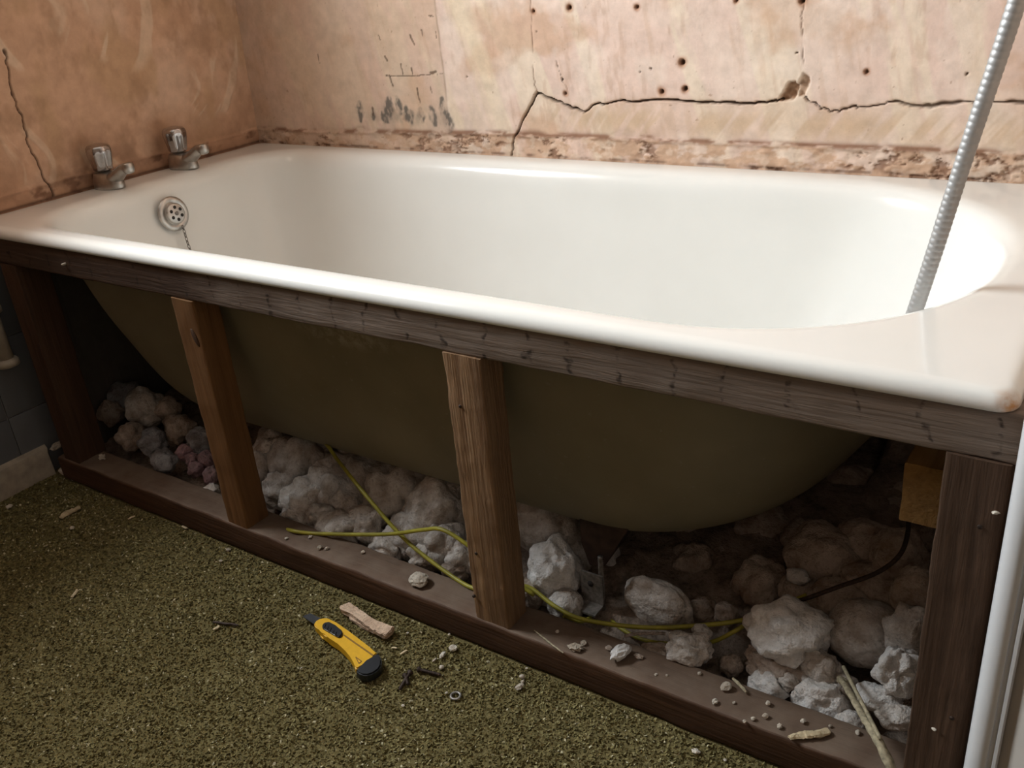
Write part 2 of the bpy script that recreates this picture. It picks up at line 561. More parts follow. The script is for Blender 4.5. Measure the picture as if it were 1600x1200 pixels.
def back_fields(X, Z):
    F = {}
    near = (Z > 0.40) & (Z < 1.05)
    wob = (fbm(X * 60, Z * 60, 21, 3) - 0.5) * 0.004
    d, t_ = seg_dist(X + wob, Z + wob, crack_main)
    wmain = MM * (0.45 + 1.5 * fbm(X * 30, Z * 30, 8, 3))
    F['crack'] = 1 - sstep(wmain * 0.6, wmain * 1.7, d)
    F['crack_soft'] = 1 - sstep(0, 0.012, d)
    d, t_ = seg_dist(X + wob, Z + wob, crack_right)
    w2 = MM * (0.55 + 1.3 * sstep(0.35, 0.7, fbm(X * 25, Z * 25, 18, 3)))
    F['crack2'] = 1 - sstep(w2 * 0.5, w2 * 1.8, d)
    F['crack_soft'] = np.maximum(F['crack_soft'], 0.6 * (1 - sstep(0, 0.010, d)))
    hair = np.zeros_like(X)
    for c_ in (crack_up, crack_up2, crack_up3):
        d, _ = seg_dist(X, Z, c_)
        hair = np.maximum(hair, (1 - sstep(MM * 0.3, MM * 1.3, d)) * sstep(0.3, 0.55, fbm(X * 50, Z * 50, 33, 2)))
    F['hair'] = hair
    F['hole'] = np.maximum(poly_mask(X, Z, patch_hole, 0.003, 5), 0.75 * poly_mask(X, Z, patch_hole2, 0.004, 6))
    scr = np.zeros_like(X); ring = np.zeros_like(X)
    for (sx, sz, r) in screw_holes:
        d = np.hypot(X - sx, Z - sz) + (fbm(X * 90, Z * 90, 3, 2) - 0.5) * 0.004
        k = 1 if r > 3.4 else 0.75
        scr = np.maximum(scr, k * (1 - sstep(r * MM * 0.5, r * MM * 1.1, d)))
        if r > 2.4: ring = np.maximum(ring, 1 - sstep(r * MM * 0.8, r * MM * 2.6, d))
    F['screw'], F['ring'] = scr, ring
    st = np.zeros_like(X)
    for (pl, w) in strokes:
        d, _ = seg_dist(X, Z, pl)
        st = np.maximum(st, 1 - sstep(w * MM * 0.35, w * MM * 1.0, d + (fbm(X * 200, Z * 200, 2, 2) - 0.5) * 0.002))
    F['stroke'] = st
    so = np.zeros_like(X)
    for (pl, w) in soot:
        d, par_ = seg_dist(X, Z, pl)
        ww = 1.55 * w * MM * (0.55 + 0.75 * np.sin(np.clip(par_, 0.03, 0.97) * PI)) * (0.75 + 0.5 * fbm(X * 160, Z * 160, 45, 3))
        so = np.maximum(so, (1 - sstep(ww * 0.35, ww * 1.35, d)) * (0.25 + 1.1 * sstep(0.3, 0.65, fbm(X * 150, Z * 70, 44, 4))))
    F['soot'] = so
    # band of old sealant and grime just above the bath
    ridge = H + 0.037 + 0.003 * (fbm(X * 12, Z * 0, 50, 3) - 0.5) - 0.010 * (1 - sstep(0.1, 0.7, X))
    F['band'] = 1 - sstep(-0.002, 0.003, Z - ridge)
    F['ridge'] = np.exp(-((Z - ridge) / 0.0035) ** 2)
    g = fbm(X * 60, Z * 110, 61, 5, 0.65)
    F['grime'] = 0.95 * F['band'] * sstep(0.50, 0.62, g) * sstep(0.40, 0.60, fbm(X * 14, Z * 24, 64, 3))
    wid = 0.0045 + 0.012 * sstep(0.5, 0.75, fbm(X * 7, Z * 0 + 2, 67, 3)) * (1 - sstep(1.2, 1.4, X))
    rz = Z - ridge - 0.002
    F['ridge_dirt'] = np.exp(-(rz / wid) ** 2) * (0.25 + 0.85 * sstep(0.36, 0.58, fbm(X * 34, Z * 90, 63, 4)))
    F['seam'] = np.exp(-((Z - H - 0.001) / 0.0022) ** 2) * sstep(0.35, 0.6, fbm(X * 40, Z * 0 + 3, 66, 4))
    return F, near


_cache = {}


def bf(X, Z):
    if 'b' not in _cache:
        _cache['b'] = back_fields(X, Z)[0]
    return _cache['b']


def back_height(X, Z):
    F = bf(X, Z)
    h = (fbm(X * 5, Z * 5, 70, 4) - 0.5) * 0.006 + (fbm(X * 60, Z * 60, 71, 3) - 0.5) * 0.0012
    h += (fbm(X * 14 + Z * 6, Z * 5, 72, 3) - 0.5) * 0.0014
    h -= 0.009 * F['crack'] + 0.006 * F['crack2'] + 0.0015 * F['hair']
    h -= 0.010 * F['hole'] * (0.6 + 0.8 * fbm(X * 150, Z * 150, 75, 3))
    h -= 0.008 * F['screw'] + 0.0008 * F['stroke']
    # sealant band: proud, lumpy, crumbled
    lump = fbm(X * 55, Z * 80, 76, 4)
    h += F['band'] * (0.0022 + 0.0055 * (lump - 0.45)) + F['ridge'] * 0.003 * (0.4 + lump)
    h -= 0.003 * F['grime']
    edge = sstep(0.0, 0.03, X) * sstep(0.0, 0.03, 1.70 - X)
    return h * (0.3 + 0.7 * edge)


def lerp3(a, b, f):
    return a * (1 - f[..., None]) + np.array(b) * f[..., None]


def back_tint(X, Z):
    F = bf(X, Z)
    n = fbm(X * 6, Z * 6, 80, 5)
    c = np.array((0.74, 0.56, 0.475)) * np.ones(X.shape + (3,))
    c = lerp3(c, (0.755, 0.60, 0.51), sstep(0.42, 0.66, n))
    # cream trowel scrapes, running steeply
    s = fbm(X * 26 + Z * 9, Z * 4.5, 81, 4)
    c = lerp3(c, (0.78, 0.65, 0.515), 0.8 * sstep(0.50, 0.62, s))
    s3 = fbm(X * 70 + Z * 14, Z * 7, 95, 4)
    c = lerp3(c, (0.62, 0.43, 0.31), 0.35 * sstep(0.56, 0.68, s3) * sstep(0.4, 0.6, fbm(X * 6, Z * 6, 96, 3)))
    s2 = fbm(X * 9 + 7, Z * 11, 82, 5)
    c = lerp3(c, (0.60, 0.39, 0.265), 0.7 * sstep(0.52, 0.68, s2))
    pm = sstep(0.46, 0.62, fbm(X * 5 + 3, Z * 7, 94, 3))
    s4 = fbm(X * 90 + Z * 8, Z * 22, 98, 5)
    c = lerp3(c, (0.52, 0.33, 0.225), 0.35 * pm * sstep(0.58, 0.72, s4))
    c = lerp3(c, (0.80, 0.67, 0.575), 0.45 * sstep(0.5, 0.66, fbm(X * 17 + 9, Z * 15, 99, 5)))
    # paler skimmed panel right of the old tile edge, browner bare plaster left of it
    pe = on(693, 120, 1, WALL_Y).x
    xe = pe + (fbm(X * 0, Z * 30, 83, 3) - 0.5) * 0.004
    left = 1 - sstep(-0.004, 0.004, X - xe)
    c = lerp3(c, (0.60, 0.415, 0.285), 0.62 * left * (0.5 + 0.9 * (fbm(X * 7, Z * 9, 84, 4) - 0.15)))
    c = lerp3(c, (0.36, 0.25, 0.17), 0.7 * np.exp(-((X - xe) / 0.0022) ** 2) * sstep(H + 0.03, H + 0.04, Z) * sstep(0.3, 0.55, fbm(X * 10, Z * 22, 97, 3)))
    pale = sstep(0, 0.01, X - xe) * (1 - sstep(0.09, 0.16, X - xe)) * sstep(H + 0.03, H + 0.06, Z)
    c = lerp3(c, (0.76, 0.62, 0.45), 0.6 * pale * sstep(0.3, 0.6, s))
    # below the crack the plaster is browner with slanting strokes
    bx, bz = on(1050, 190, 1, WALL_Y).x, on(1050, 190, 1, WALL_Y).z
    under = np.exp(-((Z - bz) / 0.026) ** 2) * sstep(0.77, 0.82, X)
    diag = fbm(X * 60 - Z * 45, Z * 8 + X * 4, 85, 3)
    c = lerp3(c, (0.60, 0.43, 0.29), under * (0.25 + 0.6 * sstep(0.4, 0.65, diag)))
    c = lerp3(c, (0.60, 0.405, 0.285), F['band'] * (0.2 + 0.8 * sstep(0.42, 0.58, fbm(X * 34, Z * 60, 86, 5, 0.6))))
    c = lerp3(c, (0.25, 0.135, 0.085), 0.85 * F['grime'])
    c = lerp3(c, (0.25, 0.13, 0.08), 0.95 * np.clip(F['ridge_dirt'], 0, 1))
    c = lerp3(c, (0.14, 0.07, 0.045), 0.75 * F['seam'])
    c = lerp3(c, (0.74, 0.58, 0.46), 0.5 * F['band'] * sstep(0.6, 0.7, fbm(X * 60, Z * 70, 87, 3)))
    c = lerp3(c, (0.40, 0.19, 0.10), 0.8 * F['ring'])
    c = lerp3(c, (0.50, 0.32, 0.2), 0.25 * F['crack_soft'])
    haze = np.exp(-(((X - on(635, 180, 1, WALL_Y).x) / 0.11) ** 2 + ((Z - on(635, 185, 1, WALL_Y).z) / 0.022) ** 2))
    c = lerp3(c, (0.36, 0.30, 0.23), 0.6 * haze * sstep(0.3, 0.65, fbm(X * 60, Z * 40, 46, 4)))
    c = lerp3(c, (0.14, 0.125, 0.11), 0.9 * np.clip(F['soot'], 0, 1))
    c = lerp3(c, (0.12, 0.075, 0.05), 0.85 * F['stroke'])
    c = lerp3(c, (0.22, 0.12, 0.075), 0.8 * F['hair'])
    c = lerp3(c, (0.33, 0.19, 0.11), 0.95 * F['hole'])
    c = lerp3(c, (0.66, 0.5, 0.38), 0.9 * F['hole'] * sstep(0.55, 0.62, fbm(X * 60 + Z * 40, Z * 30, 76, 3)))
    c = lerp3(c, (0.07, 0.04, 0.025), np.clip(0.92 * F['crack'] + 0.8 * F['crack2'] + 0.9 * F['screw'], 0, 1))
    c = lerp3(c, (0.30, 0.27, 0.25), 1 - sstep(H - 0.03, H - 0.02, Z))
    # speckle
    sp = vnoise(X * 260, Z * 260, 90)
    c = lerp3(c, (0.32, 0.18, 0.11), 0.6 * sstep(0.93, 0.98, sp) * sstep(0.45, 0.6, fbm(X * 8, Z * 8, 91, 3)))
    return np.clip(c, 0, 1)


xs = np.concatenate([np.linspace(-0.02, 1.70, 830)])
zs = np.concatenate([np.linspace(0, 0.485, 14), np.linspace(0.49, 0.90, 215), np.linspace(0.93, 2.4, 22)])
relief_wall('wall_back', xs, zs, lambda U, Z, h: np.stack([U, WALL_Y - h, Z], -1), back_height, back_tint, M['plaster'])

# left wall -------------------------------------------------------------
lcrack = jag(wpts([(3, 80), (12, 115), (20, 150), (36, 190), (44, 225), (62, 258), (84, 305)], 0, 0.0, 1), 0.0022, 5, 12)
_lf = {}


def left_fields(Y, Z):
    if 'f' in _lf: return _lf['f']
    F = {}
    wob = (fbm(Y * 60, Z * 60, 121, 3) - 0.5) * 0.004
    d, _ = seg_dist(Y + wob, Z, lcrack)
    w = 0.0014 + 0.0022 * sstep(0.52, 0.72, fbm(Y * 34, Z * 34, 122, 3))
    F['crack'] = 1 - sstep(w * 0.4, w * 1.4, d)
    ridge = H + 0.028 + 0.004 * (fbm(Y * 14, Z * 0, 150, 3) - 0.5)
    F['band'] = 1 - sstep(-0.002, 0.003, Z - ridge)
    F['ridge'] = np.exp(-((Z - ridge) / 0.003) ** 2)
    F['grime'] = F['band'] * sstep(0.5, 0.68, fbm(Y * 40, Z * 60, 161, 4))
    F['seam'] = np.exp(-((Z - H) / 0.0028) ** 2)
    st1 = fbm(Y * 34 + 6 * (fbm(Y * 6, Z * 6, 131, 2) - 0.5), Z * 7, 130, 4)
    F['vein'] = sstep(0.57, 0.66, st1) * sstep(0.40, 0.56, fbm(Y * 7, Z * 9, 132, 3))
    tapy = np.exp(-((Y - 0.30) / 0.13) ** 2) * np.exp(-((Z - H - 0.03) / 0.05) ** 2)
    F['tapdirt'] = tapy * sstep(0.4, 0.62, fbm(Y * 30, Z * 30, 133, 4))
    _lf['f'] = F
    return F


def left_height(Y, Z):
    F = left_fields(Y, Z)
    h = (fbm(Y * 5, Z * 5, 170, 4) - 0.5) * 0.007 + (fbm(Y * 50, Z * 50, 171, 3) - 0.5) * 0.0012
    h -= 0.006 * F['crack']
    h += F['band'] * (0.002 + 0.005 * (fbm(Y * 50, Z * 70, 172, 4) - 0.45)) + 0.002 * F['ridge']
    h += 0.0012 * F['vein']
    return h


def left_tint(Y, Z):
    F = left_fields(Y, Z)
    n = fbm(Y * 6, Z * 6, 180, 5)
    c = np.array((0.62, 0.385, 0.255)) * np.ones(Y.shape + (3,))
    c = lerp3(c, (0.68, 0.46, 0.33), sstep(0.42, 0.66, n))
    c = lerp3(c, (0.54, 0.34, 0.20), 0.7 * sstep(0.5, 0.68, fbm(Y * 14, Z * 7, 181, 4)))
    c = lerp3(c, (0.75, 0.57, 0.42), 0.6 * F['vein'])
    c = lerp3(c, (0.38, 0.225, 0.13), 0.5 * sstep(0.50, 0.72, fbm(Y * 20, Z * 12, 183, 5, 0.6)))
    dkz = 1 - sstep(H + 0.02, H + 0.13, Z)
    c = lerp3(c, (0.40, 0.22, 0.13), 0.6 * dkz * sstep(0.35, 0.6, fbm(Y * 18, Z * 16, 184, 4)))
    c = lerp3(c, (0.50, 0.29, 0.185), 0.6 * F['band'])
    c = lerp3(c, (0.2, 0.10, 0.06), 0.8 * F['grime'])
    c = lerp3(c, (0.26, 0.14, 0.09), 0.6 * F['tapdirt'])
    c = lerp3(c, (0.10, 0.05, 0.035), 0.8 * F['seam'])
    c = lerp3(c, (0.10, 0.055, 0.035), 0.9 * F['crack'])
    c = lerp3(c, (0.13, 0.115, 0.105), 1 - sstep(H - 0.03, H - 0.022, Z))     # dark grey-brown below the bath line
    return np.clip(c, 0, 1)


WY0, WY1, WZ0, WZ1 = -0.47, 0.09, 1.08, 1.82
ys = np.concatenate([np.linspace(-2.0, WY0, 8), np.linspace(-0.4, WY1, 6), np.linspace(0.102, 0.26, 100), np.linspace(0.262, 0.72, 200)])
zs = np.concatenate([np.linspace(0, 0.47, 8), np.linspace(0.485, 0.95, 190), np.linspace(0.97, WZ0, 4), np.linspace(1.15, WZ1, 8), np.linspace(1.9, 2.4, 6)])
LEAN = 0.045
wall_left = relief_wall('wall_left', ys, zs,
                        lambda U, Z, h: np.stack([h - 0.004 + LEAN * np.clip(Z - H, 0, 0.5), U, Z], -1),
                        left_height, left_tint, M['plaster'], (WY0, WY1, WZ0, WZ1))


def box_bm(bm, x0, x1, y0, y1, z0, z1):
    r = bmesh.ops.create_cube(bm, size=1.0)
    for v in r['verts']:
        v.co = Vector(((x0 + x1) / 2 + v.co.x * (x1 - x0), (y0 + y1) / 2 + v.co.y * (y1 - y0), (z0 + z1) / 2 + v.co.z * (z1 - z0)))
    return r['verts']


def box(name, b, mat, parent=None, bevel=0.0, seg=2):
    bm = bmesh.new()
    box_bm(bm, *b)
    if bevel:
        bmesh.ops.bevel(bm, geom=list(bm.edges), offset=bevel, segments=seg, profile=0.6, affect='EDGES')
    return auto_smooth(bm_obj(name, bm, mat, parent))


def struct(o):
    o['kind'] = 'structure'
    return o


struct(box('floor', (-0.05, 2.75, -2.1, 0.75, -0.05, 0.0), M['carpet']))
struct(box('ceiling', (-0.05, 2.75, -2.1, 0.75, 2.4, 2.45), M['ceiling']))
# alcove end wall and the partition that carries on to the right, one solid
bm = bmesh.new()
box_bm(bm, 1.702, 2.75, -0.012, 0.75, 0.0, 2.4)
struct(bm_obj('wall_right', bm, M['roomwall'], smooth=False))
struct(box('wall_side', (2.68, 2.75, -2.1, -0.012, 0.0, 2.4), M['roomwall']))
struct(box('wall_front', (-0.05, 2.75, -2.1, -2.0, 0, 2.4), M['roomwall']))
# window in the left wall, nearer the viewer than the bath
wnd = empty('window_1', (-0.19, (WY0 + WY1) / 2, WZ0)); struct(wnd)
box('window_pane', (-0.194, -0.190, WY0, WY1, WZ0, WZ1), M['glass'], wnd)
for b in ((-.205, -.175, WY0, WY0 + .03, WZ0, WZ1), (-.205, -.175, WY1 - .03, WY1, WZ0, WZ1),
          (-.205, -.175, WY0, WY1, WZ0, WZ0 + .03), (-.205, -.175, WY0, WY1, WZ1 - .03, WZ1)):
    box('window_frame', b, M['white_gloss'], wnd, 0.003)
for b in ((-.21, .024, WY0 - .02, WY0, WZ0, WZ1), (-.21, .024, WY1, WY1 + .02, WZ0, WZ1),
          (-.21, .030, WY0 - .02, WY1 + .02, WZ0 - .02, WZ0), (-.21, .03, WY0 - .02, WY1 + .02, WZ1, WZ1 + .02)):
    box('window_reveal', b, M['roomwall'], wnd, 0.003)

# white door casing at the right of the bath front
def extrude_profile(name, prof, z0, z1, mat, parent=None):
    bm = bmesh.new()
    a = [bm.verts.new((x, y, z0)) for x, y in prof]
    b = [bm.verts.new((x, y, z1)) for x, y in prof]
    n = len(prof)
    for i in range(n):
        bm.faces.new((a[i], a[(i + 1) % n], b[(i + 1) % n], b[i]))
    bm.faces.new(a[::-1]); bm.faces.new(b)
    return auto_smooth(bm_obj(name, bm, mat, parent), 35)


trim = empty('trim_1', (1.69, -0.03, 0.0)); struct(trim)
prof = [(1.674, -0.012)]
for k in range(9):
    a = PI + k / 8 * (PI / 2)
    prof.append((1.688 + 0.0145 * math.cos(a), -0.034 + 0.0145 * math.sin(a)))
prof += [(1.6915, -0.0475), (1.6925, -0.0445), (1.6955, -0.0445), (1.6965, -0.0490), (1.699, -0.0495), (1.7005, -0.047), (1.7005, -0.012)]
extrude_profile('casing_bead', prof, 0.0, 2.1, M['white_gloss'], trim)
extrude_profile('casing_board', [(1.7005, -0.0415), (1.79, -0.110), (1.80, -0.012), (1.7005, -0.012)], 0.0, 2.1, M['taupe'], trim)

# grey tiles low on the left wall, one by one, on a bed of grout
GY, GZ, TS = -0.041, 0.142, 0.15
box('grout_bed', (-0.003, 0.0035, -0.66, 0.12, 0.0, 0.45), M['grout'], wall_left)
for j in range(-4, 1):
    for k in range(-1, 2):
        y0, z0 = GY + j * TS, GZ + k * TS
        box('tile', (0.001, 0.0075, y0 + .0012, y0 + TS - .0012, max(z0, 0.0) + .0012, z0 + TS - .0012), M['tile'], wall_left, 0.0012)
# skirting board
prof_s = [(0.0075, 0.0), (0.022, 0.0), (0.022, 0.050), (0.019, 0.057), (0.0075, 0.062)]
bm = bmesh.new()
NS = 40
rows = []
for i in range(NS + 1):
    y = -1.95 + (1.955) * i / NS
    rag = 0.004 * noise.noise(Vector((i * 3.1, 0, 0))) if i == NS else 0
    rows.append([bm.verts.new((x + 0.001 * noise.noise(Vector((x * 80, i * 0.9, z * 40))), y + (0.006 * noise.noise(Vector((z * 90, 3, x * 200))) if i == NS else 0), z)) for x, z in prof_s])
for i in range(NS):
    for k in range(len(prof_s)):
        k2 = (k + 1) % len(prof_s)
        bm.faces.new((rows[i][k], rows[i][k2], rows[i + 1][k2], rows[i + 1][k]))
bm.faces.new(rows[0]); bm.faces.new(rows[-1][::-1])
sk = struct(auto_smooth(bm_obj('baseboard_left', bm, M['cream']), 30))


# ------------------------------------------------------------------ carpet pile
def carpet():
    n = 190000
    x = RNG.uniform(0.023, 1.66, n); y = RNG.uniform(-0.80, -0.002, n)
    keep = (y > -0.62) | (RNG.random(n) < 0.35)
    x, y = x[keep], y[keep]
    n = len(x)
    ang = RNG.uniform(0, 2 * PI, n)
    hgt = RNG.uniform(0.0010, 0.0028, n)
    wid = RNG.uniform(0.0010, 0.0021, n)
    lean = RNG.uniform(-0.0035, 0.0035, (n, 2))
    dx, dy = np.cos(ang) * wid, np.sin(ang) * wid
    v0 = np.stack([x - dx, y - dy, np.zeros(n) - 0.0003], 1)
    v1 = np.stack([x + dx, y + dy, np.zeros(n) - 0.0003], 1)
    v2 = np.stack([x + dx * 0.8 + lean[:, 0], y + dy * 0.8 + lean[:, 1], hgt], 1)
    v3 = np.stack([x - dx * 0.8 + lean[:, 0], y - dy * 0.8 + lean[:, 1], hgt], 1)
    P = np.stack([v0, v1, v2, v3], 1).reshape(-1, 3)
    me = bpy.data.meshes.new('carpet_pile')
    me.vertices.add(4 * n); me.vertices.foreach_set('co', P.astype(np.float32).ravel())
    me.loops.add(4 * n); me.loops.foreach_set('vertex_index', np.arange(4 * n, dtype=np.int32))
    me.polygons.add(n); me.polygons.foreach_set('loop_start', np.arange(0, 4 * n, 4, dtype=np.int32))
    me.update(calc_edges=True)
    patch = fbm(x * 14, y * 14, 200, 4)
    sh = np.clip(0.15 + 0.5 * RNG.random(n) + 0.5 * (patch - 0.5) + 0.5 * (RNG.random(n) > 0.93), 0, 1)
    a = me.attributes.new('shade', 'FLOAT', 'POINT')
    a.data.foreach_set('value', np.repeat(sh, 4).astype(np.float32))
    me.materials.append(M['tuft'])
    o = bpy.data.objects.new('carpet_pile', me); link(o)
    tag(o, 'short olive green carpet pile covering the bathroom floor', 'carpet', kind='stuff')


carpet()


# ------------------------------------------------------------------ bathtub
def rrect(x0, x1, y0, y1, radii, nc=12, ns=10):
    """rounded rectangle, ccw from the front-left corner; radii = fl, fr, br, bl"""
    pts = []
    cs = [(x0, y0, 1, 1, PI), (x1, y0, -1, 1, 1.5 * PI), (x1, y1, -1, -1, 0.0), (x0, y1, 1, -1, 0.5 * PI)]
    arcs = []
    for (cx, cy, sx, sy, a0), r in zip(cs, radii):
        ox, oy = cx + sx * r, cy + sy * r
        arcs.append([(ox + r * math.cos(a0 + k / nc * PI / 2), oy + r * math.sin(a0 + k / nc * PI / 2)) for k in range(nc + 1)])
    for i in range(4):
        a, b = arcs[i], arcs[(i + 1) % 4]
        pts += a
        for k in range(1, ns):
            f = k / ns
            pts.append((a[-1][0] + (b[0][0] - a[-1][0]) * f, a[-1][1] + (b[0][1] - a[-1][1]) * f))
    return pts


BX1 = 1.667
E = dict(x0=.098, x1=1.606, y0=.046, y1=.645, r=(.13, .29, .27, .12))
BOT = dict(x0=.40, x1=1.15, y0=.235, y1=.47, r=(.10, .10, .10, .10))
ZB = 0.118


def inset_ring(d):
    return rrect(E['x0'] + d, E['x1'] - d, E['y0'] + d, E['y1'] - d, [max(.02, r - d) for r in E['r']])


def wall_ring(h):
    g = lambda k: E[k] + (BOT[k] - E[k]) * h
    sgn = {'x0': 1, 'x1': -1, 'y0': 1, 'y1': -1}
    off = 0.016 * (1 - h)
    return rrect(g('x0') + off, g('x1') - off, g('y0') + off, g('y1') - off,
                 [(a - 0.016) + (b - a + 0.016) * h for a, b in zip(E['r'], BOT['r'])])


PROFILE = [(0, 0), (.022, .07), (.050, .16), (.10, .30), (.165, .44), (.235, .55), (.30, .67), (.38, .785), (.48, .875), (.60, .945), (.78, .988), (1, 1)]


def loft(rings, close_end=True):
    """rings: list of (points, z)"""
    V, Fc = [], []
    n = len(rings[0][0])
    for pts, z in rings:
        zz = z if hasattr(z, '__len__') else [z] * n
        V += [(p[0], p[1], q) for p, q in zip(pts, zz)]
    for r in range(len(rings) - 1):
        for i in range(n):
            j = (i + 1) % n
            Fc.append((r * n + i, r * n + j, (r + 1) * n + j, (r + 1) * n + i))
    if close_end:
        base = (len(rings) - 1) * n
        cx = sum(V[base + i][0] for i in range(n)) / n; cy = sum(V[base + i][1] for i in range(n)) / n
        V.append((cx, cy, V[base][2])); c_ = len(V) - 1
        for i in range(n):
            Fc.append((base + i, base + (i + 1) % n, c_))
    return V, Fc


bath = empty('bathtub', (0.83, 0.35, 0.0), 'white enamelled steel bathtub set into the plastered corner', 'bathtub')
oring = lambda d, r: rrect(0.001 + d, BX1 - d, 0.0 + d, WALL_Y - 0.001 - d, [r] * 4)
rings = [(oring(.010, .012), H - .0165), (oring(.004, .016), H - .0200), (oring(.0008, .018), H - .0175), (oring(0, .02), H - .0130),
         (oring(.001, .02), H - .0085), (oring(.004, .019), H - .0042), (oring(.009, .018), H - .0012), (oring(.016, .016), H),
         (inset_ring(-.026), H), (inset_ring(-.014), H - .0005), (inset_ring(-.005), H - .0022), (inset_ring(.003), H - .0058), (inset_ring(.010), H - .0125), (inset_ring(.0150), H - .0215), (inset_ring(.0185), H - .034)]
zt = H - .034
for h, d in PROFILE:
    if h == 0: continue
    rings.append((wall_ring(h), zt + (ZB - zt) * d))
V, Fc = loft(rings)
basin = mesh_obj('basin', V, Fc, M['enamel'], bath)
corner = Vector((BX1 - 0.004, 0.004, H - 0.012))
vals = []
for v in V:
    p = Vector(v)
    d = (p - corner).length
    edge = max(0, 1 - d / 0.018)
    vals.append(min(1, 1.2 * edge))
a = basin.data.attributes.new('rust', 'FLOAT', 'POINT')
a.data.foreach_set('value', vals)
sub = basin.modifiers.new('smooth', 'SUBSURF'); sub.levels = 2; sub.render_levels = 2

urings = [(oring(.009, .012), H - .018), (oring(.012, .012), H - .006), (inset_ring(-.016), H - .006), (inset_ring(-.002), H - .010), (inset_ring(.006), H - .020)]
for h, d in PROFILE:
    if h == 0: continue
    ring_pts = wall_ring(h)
    cx, cy = 0.85, 0.35
    o_ = 0.005
    pts = [(x + o_ * (1 if x > 1.2 else -1 if x < .35 else 0) * (1 if h < .9 else 0), y + o_ * (1 if y > cy else -1)) for x, y in ring_pts]
    urings.append((ring_pts if h > .9 else pts, (H - .024) + (ZB - .006 - (H - .024)) * d))
V, Fc = loft(urings)
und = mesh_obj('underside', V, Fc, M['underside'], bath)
sub = und.modifiers.new('smooth', 'SUBSURF'); sub.levels = 2; sub.render_levels = 2
und['label'] = 'dull olive brown coated underside'


# revolve helper: profile list (r, h) around an axis
def lathe(bm, prof, origin, axis, seg=32, flute=None):
    axis = Vector(axis).normalized()
    ref = Vector((0, 0, 1)) if abs(axis.z) < 0.9 else Vector((1, 0, 0))
    u = axis.cross(ref).normalized(); w = axis.cross(u)
    rows = []
    for r, h in prof:
        row = []
        for k in range(seg):
            a = 2 * PI * k / seg
            rr = r * (flute(a, h) if flute else 1)
            row.append(bm.verts.new(Vector(origin) + axis * h + u * (rr * math.cos(a)) + w * (rr * math.sin(a))))
        rows.append(row)
    for i in range(len(rows) - 1):
        for k in range(seg):
            bm.faces.new((rows[i][k], rows[i][(k + 1) % seg], rows[i + 1][(k + 1) % seg], rows[i + 1][k]))
    bm.faces.new(rows[0][::-1]); bm.faces.new(rows[-1])
    return rows


def catmull(pts, n=8):
    pts = [Vector(p) for p in pts]
    P = [pts[0] * 2 - pts[1]] + pts + [pts[-1] * 2 - pts[-2]]
    out = []
    for i in range(1, len(P) - 2):
        p0, p1, p2, p3 = P[i - 1], P[i], P[i + 1], P[i + 2]
        for k in range(n):
            t_ = k / n
            out.append(0.5 * ((2 * p1) + (p2 - p0) * t_ + (2 * p0 - 5 * p1 + 4 * p2 - p3) * t_ ** 2 + (3 * p1 - p0 - 3 * p2 + p3) * t_ ** 3))
    out.append(pts[-1])
    return out


def tube(bm, pts, radius, seg=8, squash=None):
    """radius: number or function(i, n)"""
    n = len(pts)
    up = Vector((0.13, 0.21, 0.97)).normalized()
    rows = []
    for i, p in enumerate(pts):
        d = (pts[min(i + 1, n - 1)] - pts[max(i - 1, 0)]).normalized()
        u = d.cross(up)
        if u.length < 0.05: u = d.cross(Vector((1, 0, 0)))
        u.normalize(); w = u.cross(d).normalized()
        r = radius(i, n) if callable(radius) else radius
        sq = squash or 1.0
        rows.append([bm.verts.new(p + u * (r * math.cos(2 * PI * k / seg)) + w * (r * sq * math.sin(2 * PI * k / seg))) for k in range(seg)])
    for i in range(n - 1):
        for k in range(seg):
            bm.faces.new((rows[i][k], rows[i][(k + 1) % seg], rows[i + 1][(k + 1) % seg], rows[i + 1][k]))
    bm.faces.new(rows[0][::-1]); bm.faces.new(rows[-1])


# overflow on the tap end of the basin
oc = on(272, 334, 0, 0.1345)
on_ax = Vector((0.985, 0, 0.17)).normalized()
ovf_o = oc - on_ax * 0.004
bm = bmesh.new()
lathe(bm, [(0.020, 0.0), (0.0335, 0.0), (0.0345, 0.002), (0.033, 0.0045), (0.0285, 0.0062), (0.0245, 0.0055), (0.0225, 0.0045), (0.001, 0.0045)], ovf_o, on_ax, 40)
ovf = bm_obj('overflow_rose', bm, M['grille'], bath); auto_smooth(ovf, 50)
ovf['label'] = 'round chrome overflow rose with a six-hole grille'
bm = bmesh.new()
lathe(bm, [(0.0205, 0.004), (0.0205, 0.0105), (0.0195, 0.0122), (0.017, 0.013), (0.001, 0.0133)], ovf_o, on_ax, 40)
gr = bm_obj('grille_disc', bm, M['grille'], ovf); auto_smooth(gr, 50)
u = on_ax.cross(Vector((0, 0, 1))).normalized(); w = on_ax.cross(u)
for k in range(6):
    a = PI / 6 + k * PI / 3
    bm = bmesh.new()
    lathe(bm, [(0.0034, 0.010), (0.0034, 0.0136), (0.0001, 0.0137)], ovf_o + u * (0.0122 * math.cos(a)) + w * (0.0122 * math.sin(a)), on_ax, 14)
    bm_obj('hole', bm, M['hole'], ovf)
bm = bmesh.new()
lathe(bm, [(0.0042, 0.0125), (0.0042, 0.0142), (0.0025, 0.0152), (0.0002, 0.0153)], ovf_o, on_ax, 16)
bm_obj('centre_screw', bm, M['steel'], ovf)

